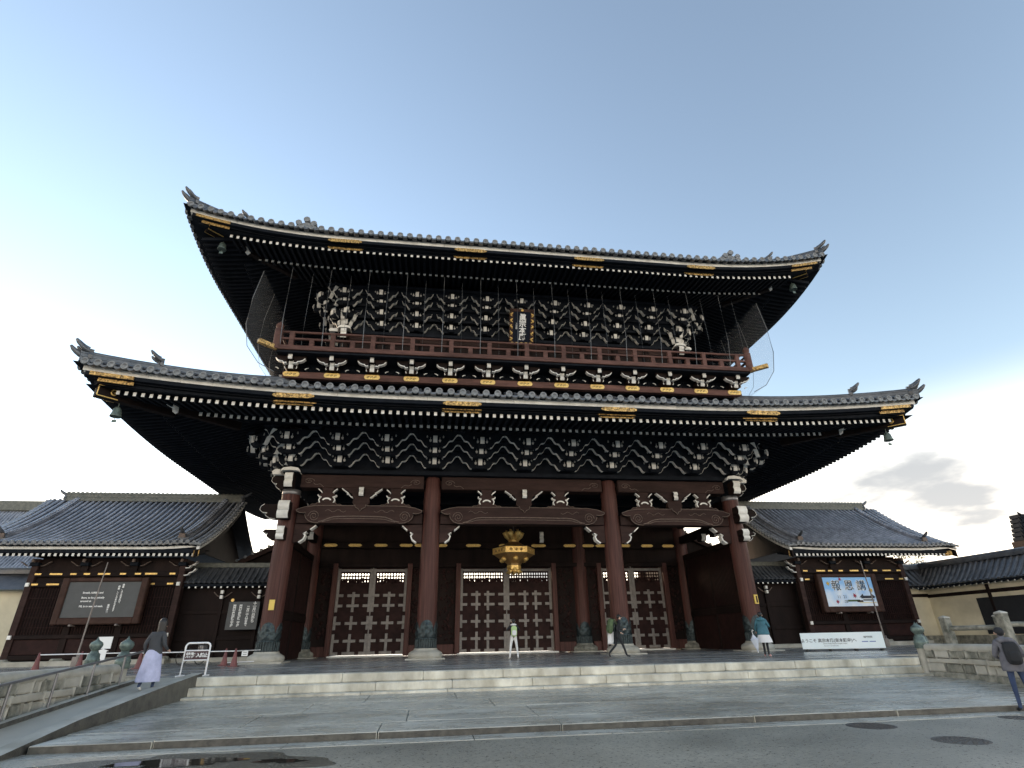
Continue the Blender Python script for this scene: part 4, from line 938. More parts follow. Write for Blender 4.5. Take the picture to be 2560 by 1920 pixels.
# ---------------- bird net hung round the upper storey
net = thing('bird_net', 'fine grey bird net on vertical cables hung from the upper eave over the balcony', 'net', (0, -3.4, 14.6))
for i in range(26):
    x = -14.06+1.125*i
    if i % 2 == 0: MB().tube([(x*1.0, -.05, 6.6), (x*1.0, -.12, 3.0), (x, .2, 1.3)], .019, 5).build('cable', M_CABLE, net)
    else: MB().tube([(x*1.0, .3, 6.5), (x*1.0, .15, 3.0), (x, .25, 1.5)], .008, 4).build('cable', M_CABLE, net)
for sx in (-1, 1):
    prof = [(15.7, 6.3), (16.0, 4.4), (16.05, 2.6), (15.75, 1.2), (15.0, .2), (14.1, -.3)]
    for k, yy in enumerate((.1, 2.5, 5.0, 8.0, 12)):
        MB().tube([(sx*a, yy, b) for a, b in prof], .02 if k == 0 else .012, 5).build('cable', M_CABLE, net)
    MB().grid(lambda u, v: Vector((sx*(lerp(*[prof[min(5, int(v*5)+d)][0] for d in (0, 1)], v*5-int(v*5)) if v < 1 else prof[5][0]), lerp(.1, 14, u), lerp(*[prof[min(5, int(v*5)+d)][1] for d in (0, 1)], v*5-int(v*5)) if v < 1 else prof[5][1])), 6, 20).build('mesh_sheet', M_NET, net)
# ================================================================== WINGS, WALLS
def copy_tree(o, parent=None, f=None):
    c = o.copy(); COL.objects.link(c); c.parent = parent
    for ch in o.children: copy_tree(ch, c)
    return c
def wing_z(s): return 6.16+3.75*(.62*s+.38*s*s)          # s: 0 at the eave, 1 at the ridge
def make_wing(sx, label):
    W = thing('wing_building', label, 'building', (sx*23.3, 4.6, 0))
    # local x: outward positive (mirrored through sx); world x = sx*(23.3+x)
    def X(a): return sx*a
    def bx(x0, x1, y0, y1, z0, z1, name, m, par=W, b=.02):
        a, c = sorted((X(x0), X(x1))); return MB().cbox(a, c, y0, y1, z0, z1, b).build(name, m, par)
    EY, RY = -1.3, 4.6                                    # eave and ridge y in local space
    xi, xo = -4.85, 7.6                                   # inner verge, outer verge
    surf = MB()
    def sp_(u, v, back):
        s = v; z = wing_z(s); x = lerp(xi, xo, u); y = lerp(EY-.3, RY, s)
        d = max(0, (.9-(x-xi))/.9, (.9-(xo-x))/.9); z -= .22*d*d*(1-s*.3)          # rolled verge
        d2 = abs(2*u-1); z += .16*max(0, d2-.55)**2/.2
        return Vector((X(x), y if not back else 2*RY-y, z))
    for back in (0, 1): surf.grid(lambda u, v: sp_(u, v, back), 30, 8)
    surf.grid(lambda u, v: sp_(u, v*.35, 0)-Vector((0, -.15, .14)), 30, 3, 1)
    roof = surf.build('roof', [M_PAN, M_EAVE], W)
    n = 33; sp = (xo-xi-.5)/n; dm = None
    et = eave_tile_mesh(sp-.14)
    for i in range(n+1):
        x = xi+.25+sp*i; u = (x-xi)/(xo-xi)
        pts = [sp_(u, v/8, 0)+Vector((0, 0, .02)) for v in range(9)]
        mb = MB(); mb.tube(pts, .088, 5, 0, True, True, True)
        c = pts[0]+Vector((0, 0, .02)); m_ = 12; vs = []
        for r_, o in ((.001, -.01), (.07, -.01), (.075, -.025), (.115, -.025), (.115, .06)):
            for j in range(m_): t = 2*math.pi*j/m_; vs.append(c+Vector((r_*math.cos(t), o, r_*math.sin(t))))
        mb.add(vs, [(a*m_+j, a*m_+(j+1) % m_, (a+1)*m_+(j+1) % m_, (a+1)*m_+j) for a in range(4) for j in range(m_)], 1)
        for v in range(1, 8):            # nail heads / tile joints along the row
            p = pts[v]; d = (pts[v+1]-pts[v-1]).normalized(); mb.tube([p+Vector((0, 0, .012)), p+d*.03+Vector((0, 0, .012))], .094, 5, 0, True, False, True)
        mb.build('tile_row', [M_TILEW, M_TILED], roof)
        if i < n:
            p = sp_((x+sp/2-xi)/(xo-xi), 0, 0); inst('eave_tile', et, roof, (p.x, p.y+.02, p.z+.02))
    # ridge of stacked tiles and ends
    rg = MB(); zr = wing_z(1)
    for wd, a, b in ((.40, -.02, .14), (.34, .14, .24), (.38, .245, .30), (.32, .30, .42), (.36, .422, .47)): rg.box(X(xi+.2), X(xo-1.0), RY-wd/2, RY+wd/2, zr+a, zr+b)
    rg.tube([(X(xi+.15), RY, zr+.50), (X(xo-.9), RY, zr+.50)], .10, 8); rgo = rg.build('main_ridge', M_MOSS, roof)
    k = 40
    for i in range(k): MB().tube([(X(lerp(xi+.3, xo-1.05, i/(k-1))), RY, zr+.56), (X(lerp(xi+.3, xo-1.05, i/(k-1))+.12), RY, zr+.56)], .075, 8).build('ridge_tile', M_MOSS, rgo)
    for xe, a in ((xi+.15, -sx*math.pi/2), (xo-.95, sx*math.pi/2)): ornament(roof, (X(xe), RY, zr+.05), a, .75, 1, M_TILE)
    # descending ridges
    for xd in (xi+1.2, xo-1.75):
        u = (xd-xi)/(xo-xi); pts = [sp_(u, lerp(.11, 1, t/8), 0) for t in range(9)]; dr = MB()
        for wd, a, b in ((.34, -.02, .14), (.28, .14, .24), (.32, .242, .29)):
            q = []
            for p in pts: q += [p+Vector((-wd/2, 0, a)), p+Vector((wd/2, 0, a)), p+Vector((wd/2, 0, b)), p+Vector((-wd/2, 0, b))]
            dr.add(q, [(c*4+j, c*4+(j+1) % 4, c*4+4+(j+1) % 4, c*4+4+j) for c in range(8) for j in range(4)]+[(0, 3, 2, 1), (32, 33, 34, 35)])
        for t in range(26):
            p = pts[0].lerp(pts[1], 0); q = t/25*7.9; a = int(q); p = pts[a].lerp(pts[a+1], q-a)+Vector((0, 0, .30)); dr.tube([p, p+Vector((0, .15, .08))], .075, 7, 0)
        dr.build('descending_ridge', M_TILEW, roof)
        ornament(roof, pts[0]+Vector((0, -.05, -.02)), 0, .72, 1, M_TILE)
        MB().prism([(-.2, .1), (.2, .1), (.16, .3), (0, .36), (-.16, .3)], 'y', -.02, .02).build('crest_tile', M_TRIM, roof, pts[0]+Vector((0, -.18, 0)))
    # verge rolls
    for xv in (xi+.02, xo-.02):
        pts = [sp_((xv-xi)/(xo-xi), t/10, 0)+Vector((0, 0, .03)) for t in range(11)]
        MB().tube(pts, .10, 7).build('verge_tile_row', M_TILEW, roof)
        for t in range(22):
            q = t/21*9.9; a = int(q); p = pts[a].lerp(pts[min(10, a+1)], q-a)
            MB().tube([p+Vector((X(-.22 if xv < 0 else .22), 0, -.03)), p+Vector((X(.35 if xv < 0 else -.35), 0, .04))], .085, 7).build('verge_tile', M_TILED, roof)
        wv = MB(); q = []
        for p in pts: q += [p+Vector((X(-.12 if xv < 0 else .12), 0, -.30)), p+Vector((X(-.12 if xv < 0 else .12), 0, -.14)), p+Vector((X(.05 if xv < 0 else -.05), 0, -.14)), p+Vector((X(.05 if xv < 0 else -.05), 0, -.30))]
        wv.add(q, [(c*4+j, c*4+(j+1) % 4, c*4+4+(j+1) % 4, c*4+4+j) for c in range(10) for j in range(4)]+[(0, 1, 2, 3), (40, 43, 42, 41)]); wv.build('verge_fascia', M_WHITE, roof)
        bg_ = MB(); q = []
        for p in pts: q += [p+Vector((X(.02 if xv < 0 else -.02), .05, -.75)), p+Vector((X(.02 if xv < 0 else -.02), .05, -.30)), p+Vector((X(.12 if xv < 0 else -.12), .05, -.30)), p+Vector((X(.12 if xv < 0 else -.12), .05, -.75))]
        bg_.add(q, [(c*4+j, c*4+(j+1) % 4, c*4+4+(j+1) % 4, c*4+4+j) for c in range(10) for j in range(4)]+[(0, 1, 2, 3), (40, 43, 42, 41)]); bg_.build('bargeboard', M_WOOD, roof)
        xg = xv+(1.0 if xv < 0 else -1.0)
        MB().prism([(EY+1.0, 6.1), (2*RY-EY-1.0, 6.1), (RY, 9.4)], 'x', X(xg)-.06, X(xg)+.06).build('gable_wall', M_WOOD, W)
    # fascia, boards, rafters
    for i in range(9):
        a, c = lerp(xi, xo, i/9), lerp(xi, xo, (i+1)/9); lf = lambda x: .16*max(0, abs(2*(x-xi)/(xo-xi)-1)-.55)**2/.2-.04
        q = []
        for x in [lerp(a+.005, c-.005, t/3) for t in range(4)]: z = 6.0+lf(x); q += [(X(x), EY, z-.085), (X(x), EY, z+.075), (X(x), EY+.08, z+.075), (X(x), EY+.08, z-.085)]
        MB().add(q, [(b*4+j, b*4+(j+1) % 4, b*4+4+(j+1) % 4, b*4+4+j) for b in range(3) for j in range(4)]+[(0, 1, 2, 3), (12, 15, 14, 13)]).build('fascia_board', M_WHITE, roof)
    bx(xi, xo, EY-.12, EY+.3, 6.08, 6.13, 'eave_board', M_EAVE, roof, .005); bx(xi+.1, xo-.1, EY+.12, EY+.4, 5.70, 5.91, 'eave_board', M_EAVE, roof, .005)
    rm = rafter_mesh(1.6, .135, .15, .2)
    for i in range(40): inst('rafter', rm, roof, (X(lerp(xi+.35, xo-.35, i/39)), EY+.18, 5.60))
    MB().add([(X(xi+.2), EY+.2, 5.70), (X(xo-.2), EY+.2, 5.70), (X(xo-.2), 1.0, 6.15), (X(xi+.2), 1.0, 6.15)], [(0, 1, 2, 3)]).build('soffit', M_EAVE, roof)
    g = MB().cbox(-.13, .13, -.2, .4, -.18, .18, .03, T=Matrix.Translation((X(xi+.2), EY+.15, 5.68)) @ Matrix.Rotation(-sx*.6, 4, 'Z')); g.build('gilt_beam_end', M_GOLDD, roof)
    g = MB().cbox(-.13, .13, -.2, .4, -.16, .16, .03, T=Matrix.Translation((X(xo-.3), EY+.15, 5.68)) @ Matrix.Rotation(sx*.6, 4, 'Z')); g.build('gilt_beam_end', M_GOLDD, roof)
    # body
    x0, x1 = -3.72, 4.15; FY = -.1
    bx(x0+.2, x1-.2, FY+.08, 9, .25, 5.6, 'wall', M_WOOD)
    for x in (x0, x0+2.62, x0+5.25, x1): bx(x-.17, x+.17, FY-.10, FY+.3, .22, 5.5, 'post', M_BEAM if x in (x0, x1) else M_WOOD)
    for z0, z1 in ((4.52, 4.80), (3.98, 4.24), (1.32, 1.52), (.3, .55)): bx(x0+.17, x1-.17, FY-.14, FY+.1, z0, z1, 'tie_beam', M_WOOD)
    for z in (4.66, 4.11):
        for k_, xx in enumerate([x0+.45, x0+1.6, x0+2.3, x0+3.1, x0+4.1, x0+5.0, x0+5.7, x0+6.6, x1-.35]):
            if z < 4.3 and 1.8 < xx-x0 < 6.2: continue
            inst('gilt_strip', MB().box(-.32 if k_ % 3 == 1 else -.16, .32 if k_ % 3 == 1 else .16, -.012, .012, -.045, .045).mesh('gilt_strip', M_GOLD), W, (X(xx), FY-.155, z))
    for i in range(3):
        a = x0+.2+2.62*i; bx(a, a+2.25, FY-.02, FY+.07, .56, 1.31, 'wall_panel', M_PANEL)
        la = MB()
        for q_ in range(15): la.box(X(a+.1+q_*.148)-.014, X(a+.1+q_*.148)+.014, FY-.035, FY+.02, 1.55, 3.95)
        for z in (1.9, 2.4, 2.9, 3.4): la.box(*sorted((X(a), X(a+2.25))), FY-.037, FY+.015, z-.015, z+.015)
        stuff(la.build('wall_lattice', M_PANEL, W))
    for x in (x0, x1):      # white squares on the post ends of the tie beams
        for z in (4.1, 1.42): bx(x-.09, x+.09, FY-.24, FY-.14, z-.10, z+.10, 'white_beam_end', M_WHITE, W, .01)
    for i in range(4):      # bracket heads under the eave
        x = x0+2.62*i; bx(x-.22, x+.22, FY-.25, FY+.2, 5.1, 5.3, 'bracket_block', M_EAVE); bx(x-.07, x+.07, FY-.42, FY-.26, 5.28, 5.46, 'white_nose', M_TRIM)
        for s_ in (-1, 1):
            q = [(X(x+s_*a), z) for a, z in ((.3, 5.12), (.45, 5.14), (.62, 5.26), (.8, 5.36))]
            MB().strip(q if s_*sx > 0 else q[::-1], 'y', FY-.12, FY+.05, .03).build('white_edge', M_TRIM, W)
    for z0 in (5.0, 4.6):   # corbel with white curls on the inner corner
        q = [(X(x0-a), z0+b) for a, b in ((.15, 0), (.35, .02), (.42, .14), (.58, .18), (.72, .36))]
        MB().strip(q[::-1] if sx > 0 else q, 'y', FY-.1, FY+.15, .05).build('white_edge', M_WHITE, W)
        bx(x0-.55, x0-.1, FY-.08, FY+.13, z0+.2, z0+.36, 'corbel', M_WOOD)
    bx(x0-.3, x1+.4, FY-.45, 9.2, -.02, .24, 'stone_footing', M_STONE)
    for x in (x0, x0+2.62, x0+5.25, x1): MB().lathe([(.36, 0), (.38, .12), (.28, .26)], 14, (X(x), FY-.05, .1)).build('post_stone', M_STONED, W)
    return W
wingL = make_wing(-1, 'tiled side building holding the large grey notice board')
wingR = make_wing(1, 'tiled side building holding the bright blue festival poster')
def stair_house(sx, label):
    t = thing('covered_stairway', label, 'stairway', (sx*16, 9.2, 0))
    MB().prism([(sx*2.6, .0), (sx*2.6, 5.2), (-sx*2.3, 7.6), (-sx*2.3, 0)], 'y', -.7, .8).build('wall', M_WOOD, t)
    MB().prism([(sx*2.9, 5.0), (sx*2.9, 5.35), (-sx*2.4, 7.95), (-sx*2.4, 7.6)], 'y', -1.0, 1.1).build('sloping_eave', M_BEAM, t)
    for i in range(12): MB().tube([(sx*lerp(2.8, -2.3, i/11), -1.05, lerp(5.42, 7.92, i/11)), (sx*lerp(2.8, -2.3, i/11), 1.1, lerp(5.52, 8.02, i/11))], .10, 6).build('tile_row', M_TILE, t)
stair_house(-1, 'sloping covered stairway between gate and grey-board wing'); stair_house(1, 'sloping covered stairway between gate and poster wing')
# -------- low roofed walls joining gate and wings
def link_wall(sx, label):
    t = thing('roofed_wall', label, 'wall', (sx*16.6, 5.2, 0))
    x0, x1 = -2.6, 3.0
    mb = MB(); mb.box(*sorted((sx*x0, sx*x1)), .05, .25, 0, 4.0); mb.build('wall', M_WOOD, t)
    def sp_(x, s): return Vector((sx*x, lerp(-.62, .55, s), 4.18+1.0*(.7*s+.3*s*s)))
    r_ = MB(); r_.grid(lambda u, v: sp_(lerp(x0, x1, u), v), 4, 4); r_.grid(lambda u, v: (lambda p: Vector((p.x, 1.1-p.y, p.z)))(sp_(lerp(x0, x1, u), v)), 4, 4)
    ro = r_.build('roof', M_TILE, t); n = 19
    for i in range(n):
        x = lerp(x0+.12, x1-.12, i/(n-1)); pts = [sp_(x, k/4)+Vector((0, 0, .015)) for k in range(5)]
        MB().tube(pts, .075, 6).build('tile_row', M_TILE, ro)
    MB().cbox(*sorted((sx*x0, sx*x1)), .40, .70, 5.12, 5.42, .04).build('ridge', M_MOSS, ro)
    MB().cbox(*sorted((sx*x0, sx*x1)), -.50, -.2, 3.98, 4.12, .01).build('eave_board', M_EAVE, ro)
    rm = rafter_mesh(.6, .09, .09, .2)
    for i in range(16): inst('rafter', rm, ro, (sx*lerp(x0+.15, x1-.15, i/15), -.52, 3.93))
    for xx in (x0+1.2, x0+3.3):
        MB().cbox(*sorted((sx*(xx-.09), sx*(xx+.09))), -.08, .08, 0, 3.9, .015).build('post', M_WOOD, t)
        for z in (3.68, 3.4): MB().cbox(sx*xx-.085, sx*xx+.085, -.30, -.09, z-.1, z+.1, .02).build('white_beam_end', M_WHITE, t)
        for s_ in (-1, 1): MB().tube([(sx*xx+s_*.12, -.1, 3.4), (sx*xx+s_*.3, -.12, 3.5), (sx*xx+s_*.5, -.1, 3.68)], .03, 6).build('white_edge', M_TRIM, t)
    for z in (1.2, 2.6): MB().cbox(*sorted((sx*x0, sx*x1)), -.03, .05, z-.1, z+.1, .01).build('rail', M_WOOD, t)
    MB().cbox(*sorted((sx*x0, sx*x1)), -.3, .4, -.02, .22, .03).build('stone_footing', M_STONE, t)
    return t
lwL = link_wall(-1, 'dark board wall under a small tiled roof between gate and grey-board wing')
lwR = link_wall(1, 'dark board wall under a small tiled roof between gate and poster wing')
MB().tube([(-16.62, 4.95, 3.22), (-16.62, 4.90, 3.22)], .09, 12).build('gilt_boss', M_GOLD, None) and None
_b = bpy.data.objects['gilt_boss']; _b.parent = lwL; _b.location = (16.6, -5.2, 0)
# -------- plastered precinct walls with tiled roofs
def precinct_wall(p0, p1, label, inward, zt=5.25, ze=3.66, npost=2.6, rowsp=.40, dark=None, mt=M_TILE):
    a = Vector((p0[0], p0[1], 0)); b = Vector((p1[0], p1[1], 0)); d = (b-a); ln_ = d.length; d.normalize(); nrm = Vector((-d.y, d.x, 0))*inward
    t = thing('plaster_wall', label, 'wall', a, math.atan2(d.y, d.x))
    # local: x along, y towards the visible side = -1*sg
    sg = -1 if (Vector((-d.y, d.x, 0)).dot(nrm) > 0) else 1
    Y = lambda v: -sg*v                       # v positive = towards viewer side
    def bx(x0, x1, v0, v1, z0, z1, nm, m, par=t, c=.015): y0, y1 = sorted((Y(v0), Y(v1))); return MB().cbox(x0, x1, y0, y1, z0, z1, c).build(nm, m, par)
    bx(0, ln_, -.3, .3, .5, ze+.3, 'wall', M_PLAST); bx(0, ln_, -.45, .42, -.03, .5, 'stone_base', M_STONED)
    k = int(ln_/npost)
    for i in range(k+1): bx(min(ln_-.12, i*ln_/max(1, k))-.0, min(ln_-.12, i*ln_/max(1, k))+.2, .28, .40, .5, ze-.1, 'post', M_WOOD)
    bx(0, ln_, .28, .36, ze-.62, ze-.4, 'rail', M_WOOD)
    if dark:
        for x0, x1, z0, z1 in dark:
            bx(x0, x1, .29, .37, z0, z1, 'opening', M_CBLACK)  # flat black panel painted as the shade inside an opening
    def sp_(x, s): return Vector((x, Y(lerp(1.15, 0, s)), ze+.12+(zt-ze-.35)*(.68*s+.32*s*s)))
    r_ = MB(); r_.grid(lambda u, v: sp_(lerp(0, ln_, u), v), 2, 6); r_.grid(lambda u, v: (lambda p: Vector((p.x, -p.y, p.z)))(sp_(lerp(0, ln_, u), v)), 2, 3)
    ro = r_.build('roof', mt, t); n = int(ln_/rowsp)
    for i in range(n):
        x = (i+.5)*ln_/n; pts = [sp_(x, q/6)+Vector((0, 0, .01)) for q in range(7)]; mb = MB().tube(pts, .10, 6)
        for q in range(1, 6): mb.tube([pts[q], pts[q].lerp(pts[q+1], .15)], .112, 6)
        mb.build('tile_row', mt, ro)
    bx(0, ln_, -.26, .26, zt-.30, zt-.06, 'ridge', mt, ro); MB().tube([(0, 0, zt), (ln_, 0, zt)], .12, 8).build('ridge_cap', mt, ro)
    bx(0, ln_, .75, 1.02, ze-.02, ze+.1, 'eave_board', M_EAVE, ro)
    rm = rafter_mesh(.7, .08, .09, .25); m2 = int(ln_/.42)
    for i in range(m2): inst('rafter', rm, ro, ((i+.5)*ln_/m2, Y(.98), ze-.06), (0, 0, 0 if Y(1) < 0 else math.pi))
    return t
precinct_wall((27.7, 6.9), (31.2, 6.9), 'short ochre plaster wall with tiled roof against the poster wing', -1)
precinct_wall((31.2, 7.6), (31.2, -9.5), 'long ochre plaster wall with dark opening and tiled roof along the moat', -1, zt=5.3, ze=3.6, npost=4.3, dark=((4.75, 13.4, .55, 2.72),))
precinct_wall((-40, 8.0), (-27.7, 8.0), 'ochre plaster wall with tiled roof beside the grey-board wing', 1, zt=5.35, ze=3.95)
# -------- hall roof far behind on the left, corner tower top behind the right wall
hl = thing('temple_hall', 'large grey tiled hall roof rising far behind the grey-board wing', 'building', (-72, 48, 0))
hr_ = MB(); hr_.grid(lambda u, v: Vector((lerp(-34, 25, u), lerp(-9, 0, v), 7.2+10.2*(.7*v+.3*v*v))), 10, 8); hr_.grid(lambda u, v: Vector((lerp(-34, 25, u), lerp(9, 0, v), 7.2+10.2*(.7*v+.3*v*v))), 10, 4)
hro = hr_.build('roof', M_TILEW, hl); MB().cbox(-34, 25, -.5, .5, 17.2, 18.5, .1).build('ridge', M_MOSS, hro)
for i in range(150): MB().tube([(-33.8+i*.39, lerp(-9, 0, q/4), 7.23+10.2*(.7*q/4+.3*(q/4)**2)) for q in range(5)], .11, 4).build('tile_row', M_TILEW, hro)
MB().box(-32, 23, -7, 7, -.03, 8.6).build('wall', M_PLAST, hl)
tw = thing('tower_finial', 'dark stepped ridge ornament standing up beyond the moat-side wall', 'ornament', (43.1, 8, -.03))
for i in range(6): MB().cbox(-.9+.1*i, .9-.1*i, -.5, .5, 7.3+.36*i, 7.62+.36*i, .05).build('tier', M_EAVE, tw); MB().tube([(-.9+.1*i, -.5, 7.55+.36*i), (-1.2+.1*i, -.6, 7.72+.36*i)], [.12, .04], 6).build('horn', M_EAVE, tw)
MB().box(-1, 1, -.6, .6, 0, 7.3).build('base', M_WOOD, tw)
# -------- trees peeping over the wall at the right
def tree(x, y, h, r_, label, seed):
    rnd = random.Random(seed); t = thing('garden_tree', label, 'tree', (x, y, -.03))
    tr = MB(); tr.tube([(0, 0, 0), (.1, .05, h*.4), (-.05, .1, h*.7), (.05, 0, h*.95)], [.16, .13, .09, .03], 8)
    for k in range(7): a = rnd.uniform(0, 6.28); z = h*rnd.uniform(.45, .85); tr.tube([(0, 0, z), (math.cos(a)*r_*.5, math.sin(a)*r_*.5, z+.35), (math.cos(a)*r_*.85, math.sin(a)*r_*.85, z+.6)], [.05, .035, .012], 5)
    tr.build('trunk', M_BARK, t); cr = MB()
    cl = [(rnd.gauss(0, r_*.42), rnd.gauss(0, r_*.42), h*.78+rnd.gauss(0, h*.11)) for _ in range(26)]
    for c in cl:
        for _ in range(90):
            p = Vector(c)+Vector((rnd.gauss(0, .26), rnd.gauss(0, .26), rnd.gauss(0, .2))); a = Vector((rnd.gauss(0, 1), rnd.gauss(0, 1), rnd.gauss(0, .6))).normalized()*.09; b = a.cross(Vector((rnd.gauss(0, 1), rnd.gauss(0, 1), rnd.gauss(0, 1)))).normalized()*.045
            cr.add([p-a, p+b, p+a, p-b], [(0, 1, 2, 3)])
    cr.build('crown', M_LEAF, t)
tree(33.6, 11.5, 6.6, 1.5, 'small leafy tree showing over the wall beside the poster wing', 3)
tree(38.0, 14, 6.8, 1.7, 'second leafy tree standing further behind the moat-side wall', 5)
# ================================================================== STONE PARAPETS, POSTS, RAILS
def giboshi(x, y, zb, zt, label, r_=.165):
    t = thing('parapet_post', label, 'post', (x, y, zb)); h = zt-zb
    MB().lathe([(r_, 0), (r_*.98, h*.3), (r_*.95, h-.62)], 20).build('stone_shaft', M_STONE, t)
    MB().lathe([(r_+.03, h-.80), (r_+.035, h-.78), (r_+.02, h-.66), (r_+.03, h-.64), (r_+.03, h-.60), (r_+.01, h-.58), (r_, h-.46), (r_-.05, h-.42), (r_-.06, h-.38), (r_-.10, h-.36)], 20).build('bronze_sleeve', M_COPPER, t)
    MB().lathe([(.08, h-.38), (.10, h-.35), (.16, h-.28), (.18, h-.21), (.155, h-.14), (.085, h-.095), (.04, h-.06), (.022, h-.02), (.006, h+.02)], 20).build('bronze_onion', M_COPPER, t)
giboshi(-13.45, -13.0, -.25, 1.10, 'stone parapet post with green bronze onion cap at the ramp head')
giboshi(-15.2, -11.1, -.3, 1.12, 'stone parapet post with green bronze onion cap behind the ramp-head post')
giboshi(11.45, -12.9, -.60, 1.09, 'stone parapet post with green bronze onion cap standing at the end of the steps')
giboshi(12.35, -12.0, -.60, 1.09, 'stone parapet post with bronze cap tucked behind the step-side post')
def parapet(path, zb, zt, label, seed):
    rnd = random.Random(seed); P = [Vector((x, y, 0)) for x, y in path]
    t = thing('stone_parapet', label, 'parapet', (P[0].x, P[0].y, zb))
    o = -Vector((P[0].x, P[0].y, zb)); h = zt-zb
    cum = [0]
    for a, b in zip(P[:-1], P[1:]): cum.append(cum[-1]+(b-a).length)
    def at(s):
        for i in range(len(P)-1):
            if s <= cum[i+1] or i == len(P)-2:
                q = (s-cum[i])/(cum[i+1]-cum[i]); p = P[i].lerp(P[i+1], q); d = (P[i+1]-P[i]).normalized(); return p, Vector((-d.y, d.x, 0))
    def block(s0, s1, w_, z0, z1, nm, m, jit=.0):
        q = []; k = max(2, int((s1-s0)/.5)+1)
        for i in range(k):
            p, n_ = at(lerp(s0, s1, i/(k-1))); p = p+o; ww = w_/2+rnd.uniform(-jit, jit)
            q += [p-n_*ww+Vector((0, 0, z0)), p-n_*(ww-.0)+Vector((0, 0, z1)), p+n_*ww+Vector((0, 0, z1)), p+n_*ww+Vector((0, 0, z0))]
        mb = MB().add(q, [(c*4+j, c*4+(j+1) % 4, c*4+4+(j+1) % 4, c*4+4+j) for c in range(k-1) for j in range(4)]+[(0, 1, 2, 3), (4*k-4, 4*k-1, 4*k-2, 4*k-3)])
        ob = mb.build(nm, m, t); bv = ob.modifiers.new('bevel', 'BEVEL'); bv.width = .025; bv.segments = 2; bv.limit_method = 'ANGLE'; return ob
    Ltot = cum[-1]
    def pos(z): return z+zb if False else z
    s = 0.
    while s < Ltot-.1: e = min(Ltot, s+rnd.uniform(2.2, 3.0)); block(s, e-.012, .34, zb, zb+.24*h, 'base_stone', M_STONED); s = e
    for r0, r1 in ((.245, .50), (.505, .655), (.66, .885)):
        s = 0.
        while s < Ltot-.08:
            e = min(Ltot, s+(rnd.uniform(.28, .75) if r0 != .505 else rnd.uniform(1.1, 1.9))); gap = rnd.uniform(.03, .08) if r0 != .505 else .01
            block(s, e-gap, (.24 if r0 != .505 else .30)+rnd.uniform(-.02, .02), zb+r0*h, zb+(r1-rnd.uniform(0, .02))*h, 'wall_stone', M_STONE if rnd.random() < .5 else M_STONED, .03); s = e
    block(0, Ltot, .14, zb+.2*h, zb+.90*h, 'core', M_WETDARK)
    rail = []; k = 14
    for i in range(k+1): p, n_ = at(Ltot*i/k); rail.append(p+o+Vector((0, 0, zb+.94*h)))
    MB().tube(rail, .135*h, 12).build('coping_rail', M_STONE, t)
parapet([(11.45, -13.1), (11.5, -14.0), (11.3, -15.2), (10.95, -16.4), (10.4, -17.6), (9.6, -18.8)], -.62, .36, 'pale stone block parapet beside the steps behind the man in jeans', 4)
parapet([(-13.5, -13.15), (-13.6, -14.3), (-13.65, -15.6), (-13.6, -17.0), (-13.5, -18.4), (-13.3, -19.6)], -.72, .34, 'stained stone block parapet behind the ramp handrail', 9)
# ramp handrail
hrl = thing('handrail', 'thin grey steel handrail climbing beside the ramp', 'handrail', (-13.06, -16, rz_(-16)))
zz = lambda y: rz_(y)+.76
MB().tube([(0, y+16, zz(y)-rz_(-16)) for y in (-12.6, -14, -16, -18, -20)], .028, 8).build('top_rail', M_STEEL, hrl)
for y in (-12.7, -13.75, -15.15, -16.55, -17.95, -19.4): MB().tube([(0, y+16, rz_(y)-rz_(-16)+.05), (0, y+16, zz(y)-rz_(-16))], .026, 8).build('post', M_STEEL, hrl)
# stone post-and-rail fences beside the moat, right
def moat_fence(pts, h, label):
    t = thing('moat_fence', label, 'fence', (pts[0][0], pts[0][1], 0))
    for x, y in pts:
        dx, dy = x-pts[0][0], y-pts[0][1]
        MB().cbox(dx-.17, dx+.17, dy-.17, dy+.17, -.04, h, .03).build('stone_post', M_STONED, t); MB().lathe([(.25, h), (.22, h+.05), (.001, h+.12)], 4, (dx, dy, 0), sm=False, ph=math.pi/4).build('post_cap', M_STONE, t)
    for a, b in zip(pts[:-1], pts[1:]):
        A = Vector((a[0]-pts[0][0], a[1]-pts[0][1], 0)); B = Vector((b[0]-pts[0][0], b[1]-pts[0][1], 0))
        for z in (h-.42,): MB().tube([A+Vector((0, 0, z)), B+Vector((0, 0, z))], .10, 8).build('stone_rail', M_STONED, t)
moat_fence([(18.2, -7.2), (18.9, -9.2)], 1.32, 'short weathered stone fence bay in front of the ochre wall')
moat_fence([(18.6, -9.6), (22.6, -11.0), (27, -12.2)], 1.42, 'weathered stone post and rail fence before the dark wall opening')
# ================================================================== BOARDS, SIGNS, SMALL THINGS
def framed_board(x0, x1, z0, z1, y, label, pm, cat):
    cx_, w_, h = (x0+x1)/2, (x1-x0), (z1-z0)
    t = thing('notice_board', label, cat, (cx_, y, z0))
    MB().box(-w_/2, w_/2, .0, .06, 0, h).build('panel', pm, t)
    for a, b, c, d in ((-w_/2-.36, -w_/2, -.36, h+.22), (w_/2, w_/2+.36, -.36, h+.22)): MB().cbox(a, b, -.10, .30, c, d, .05).build('frame', M_FRAME, t)
    MB().cbox(-w_/2, w_/2, -.10, .28, h, h+.22, .05).build('frame', M_FRAME, t); MB().cbox(-w_/2-.02, w_/2+.02, -.12, .28, -.36, 0, .05).build('frame', M_FRAME, t)
    for s_ in (-.62, .62): MB().cbox(s_*w_/2-.06, s_*w_/2+.06, -.2, .3, -.44, -.34, .02).build('support_peg', M_POLE, t)
    return t, w_, h
nb, bw, bh = framed_board(-25.13, -21.4, 2.35, 4.2, 4.02, 'large grey notice board with white English and Japanese lines in a brown frame', M_BOARD, 'notice board')
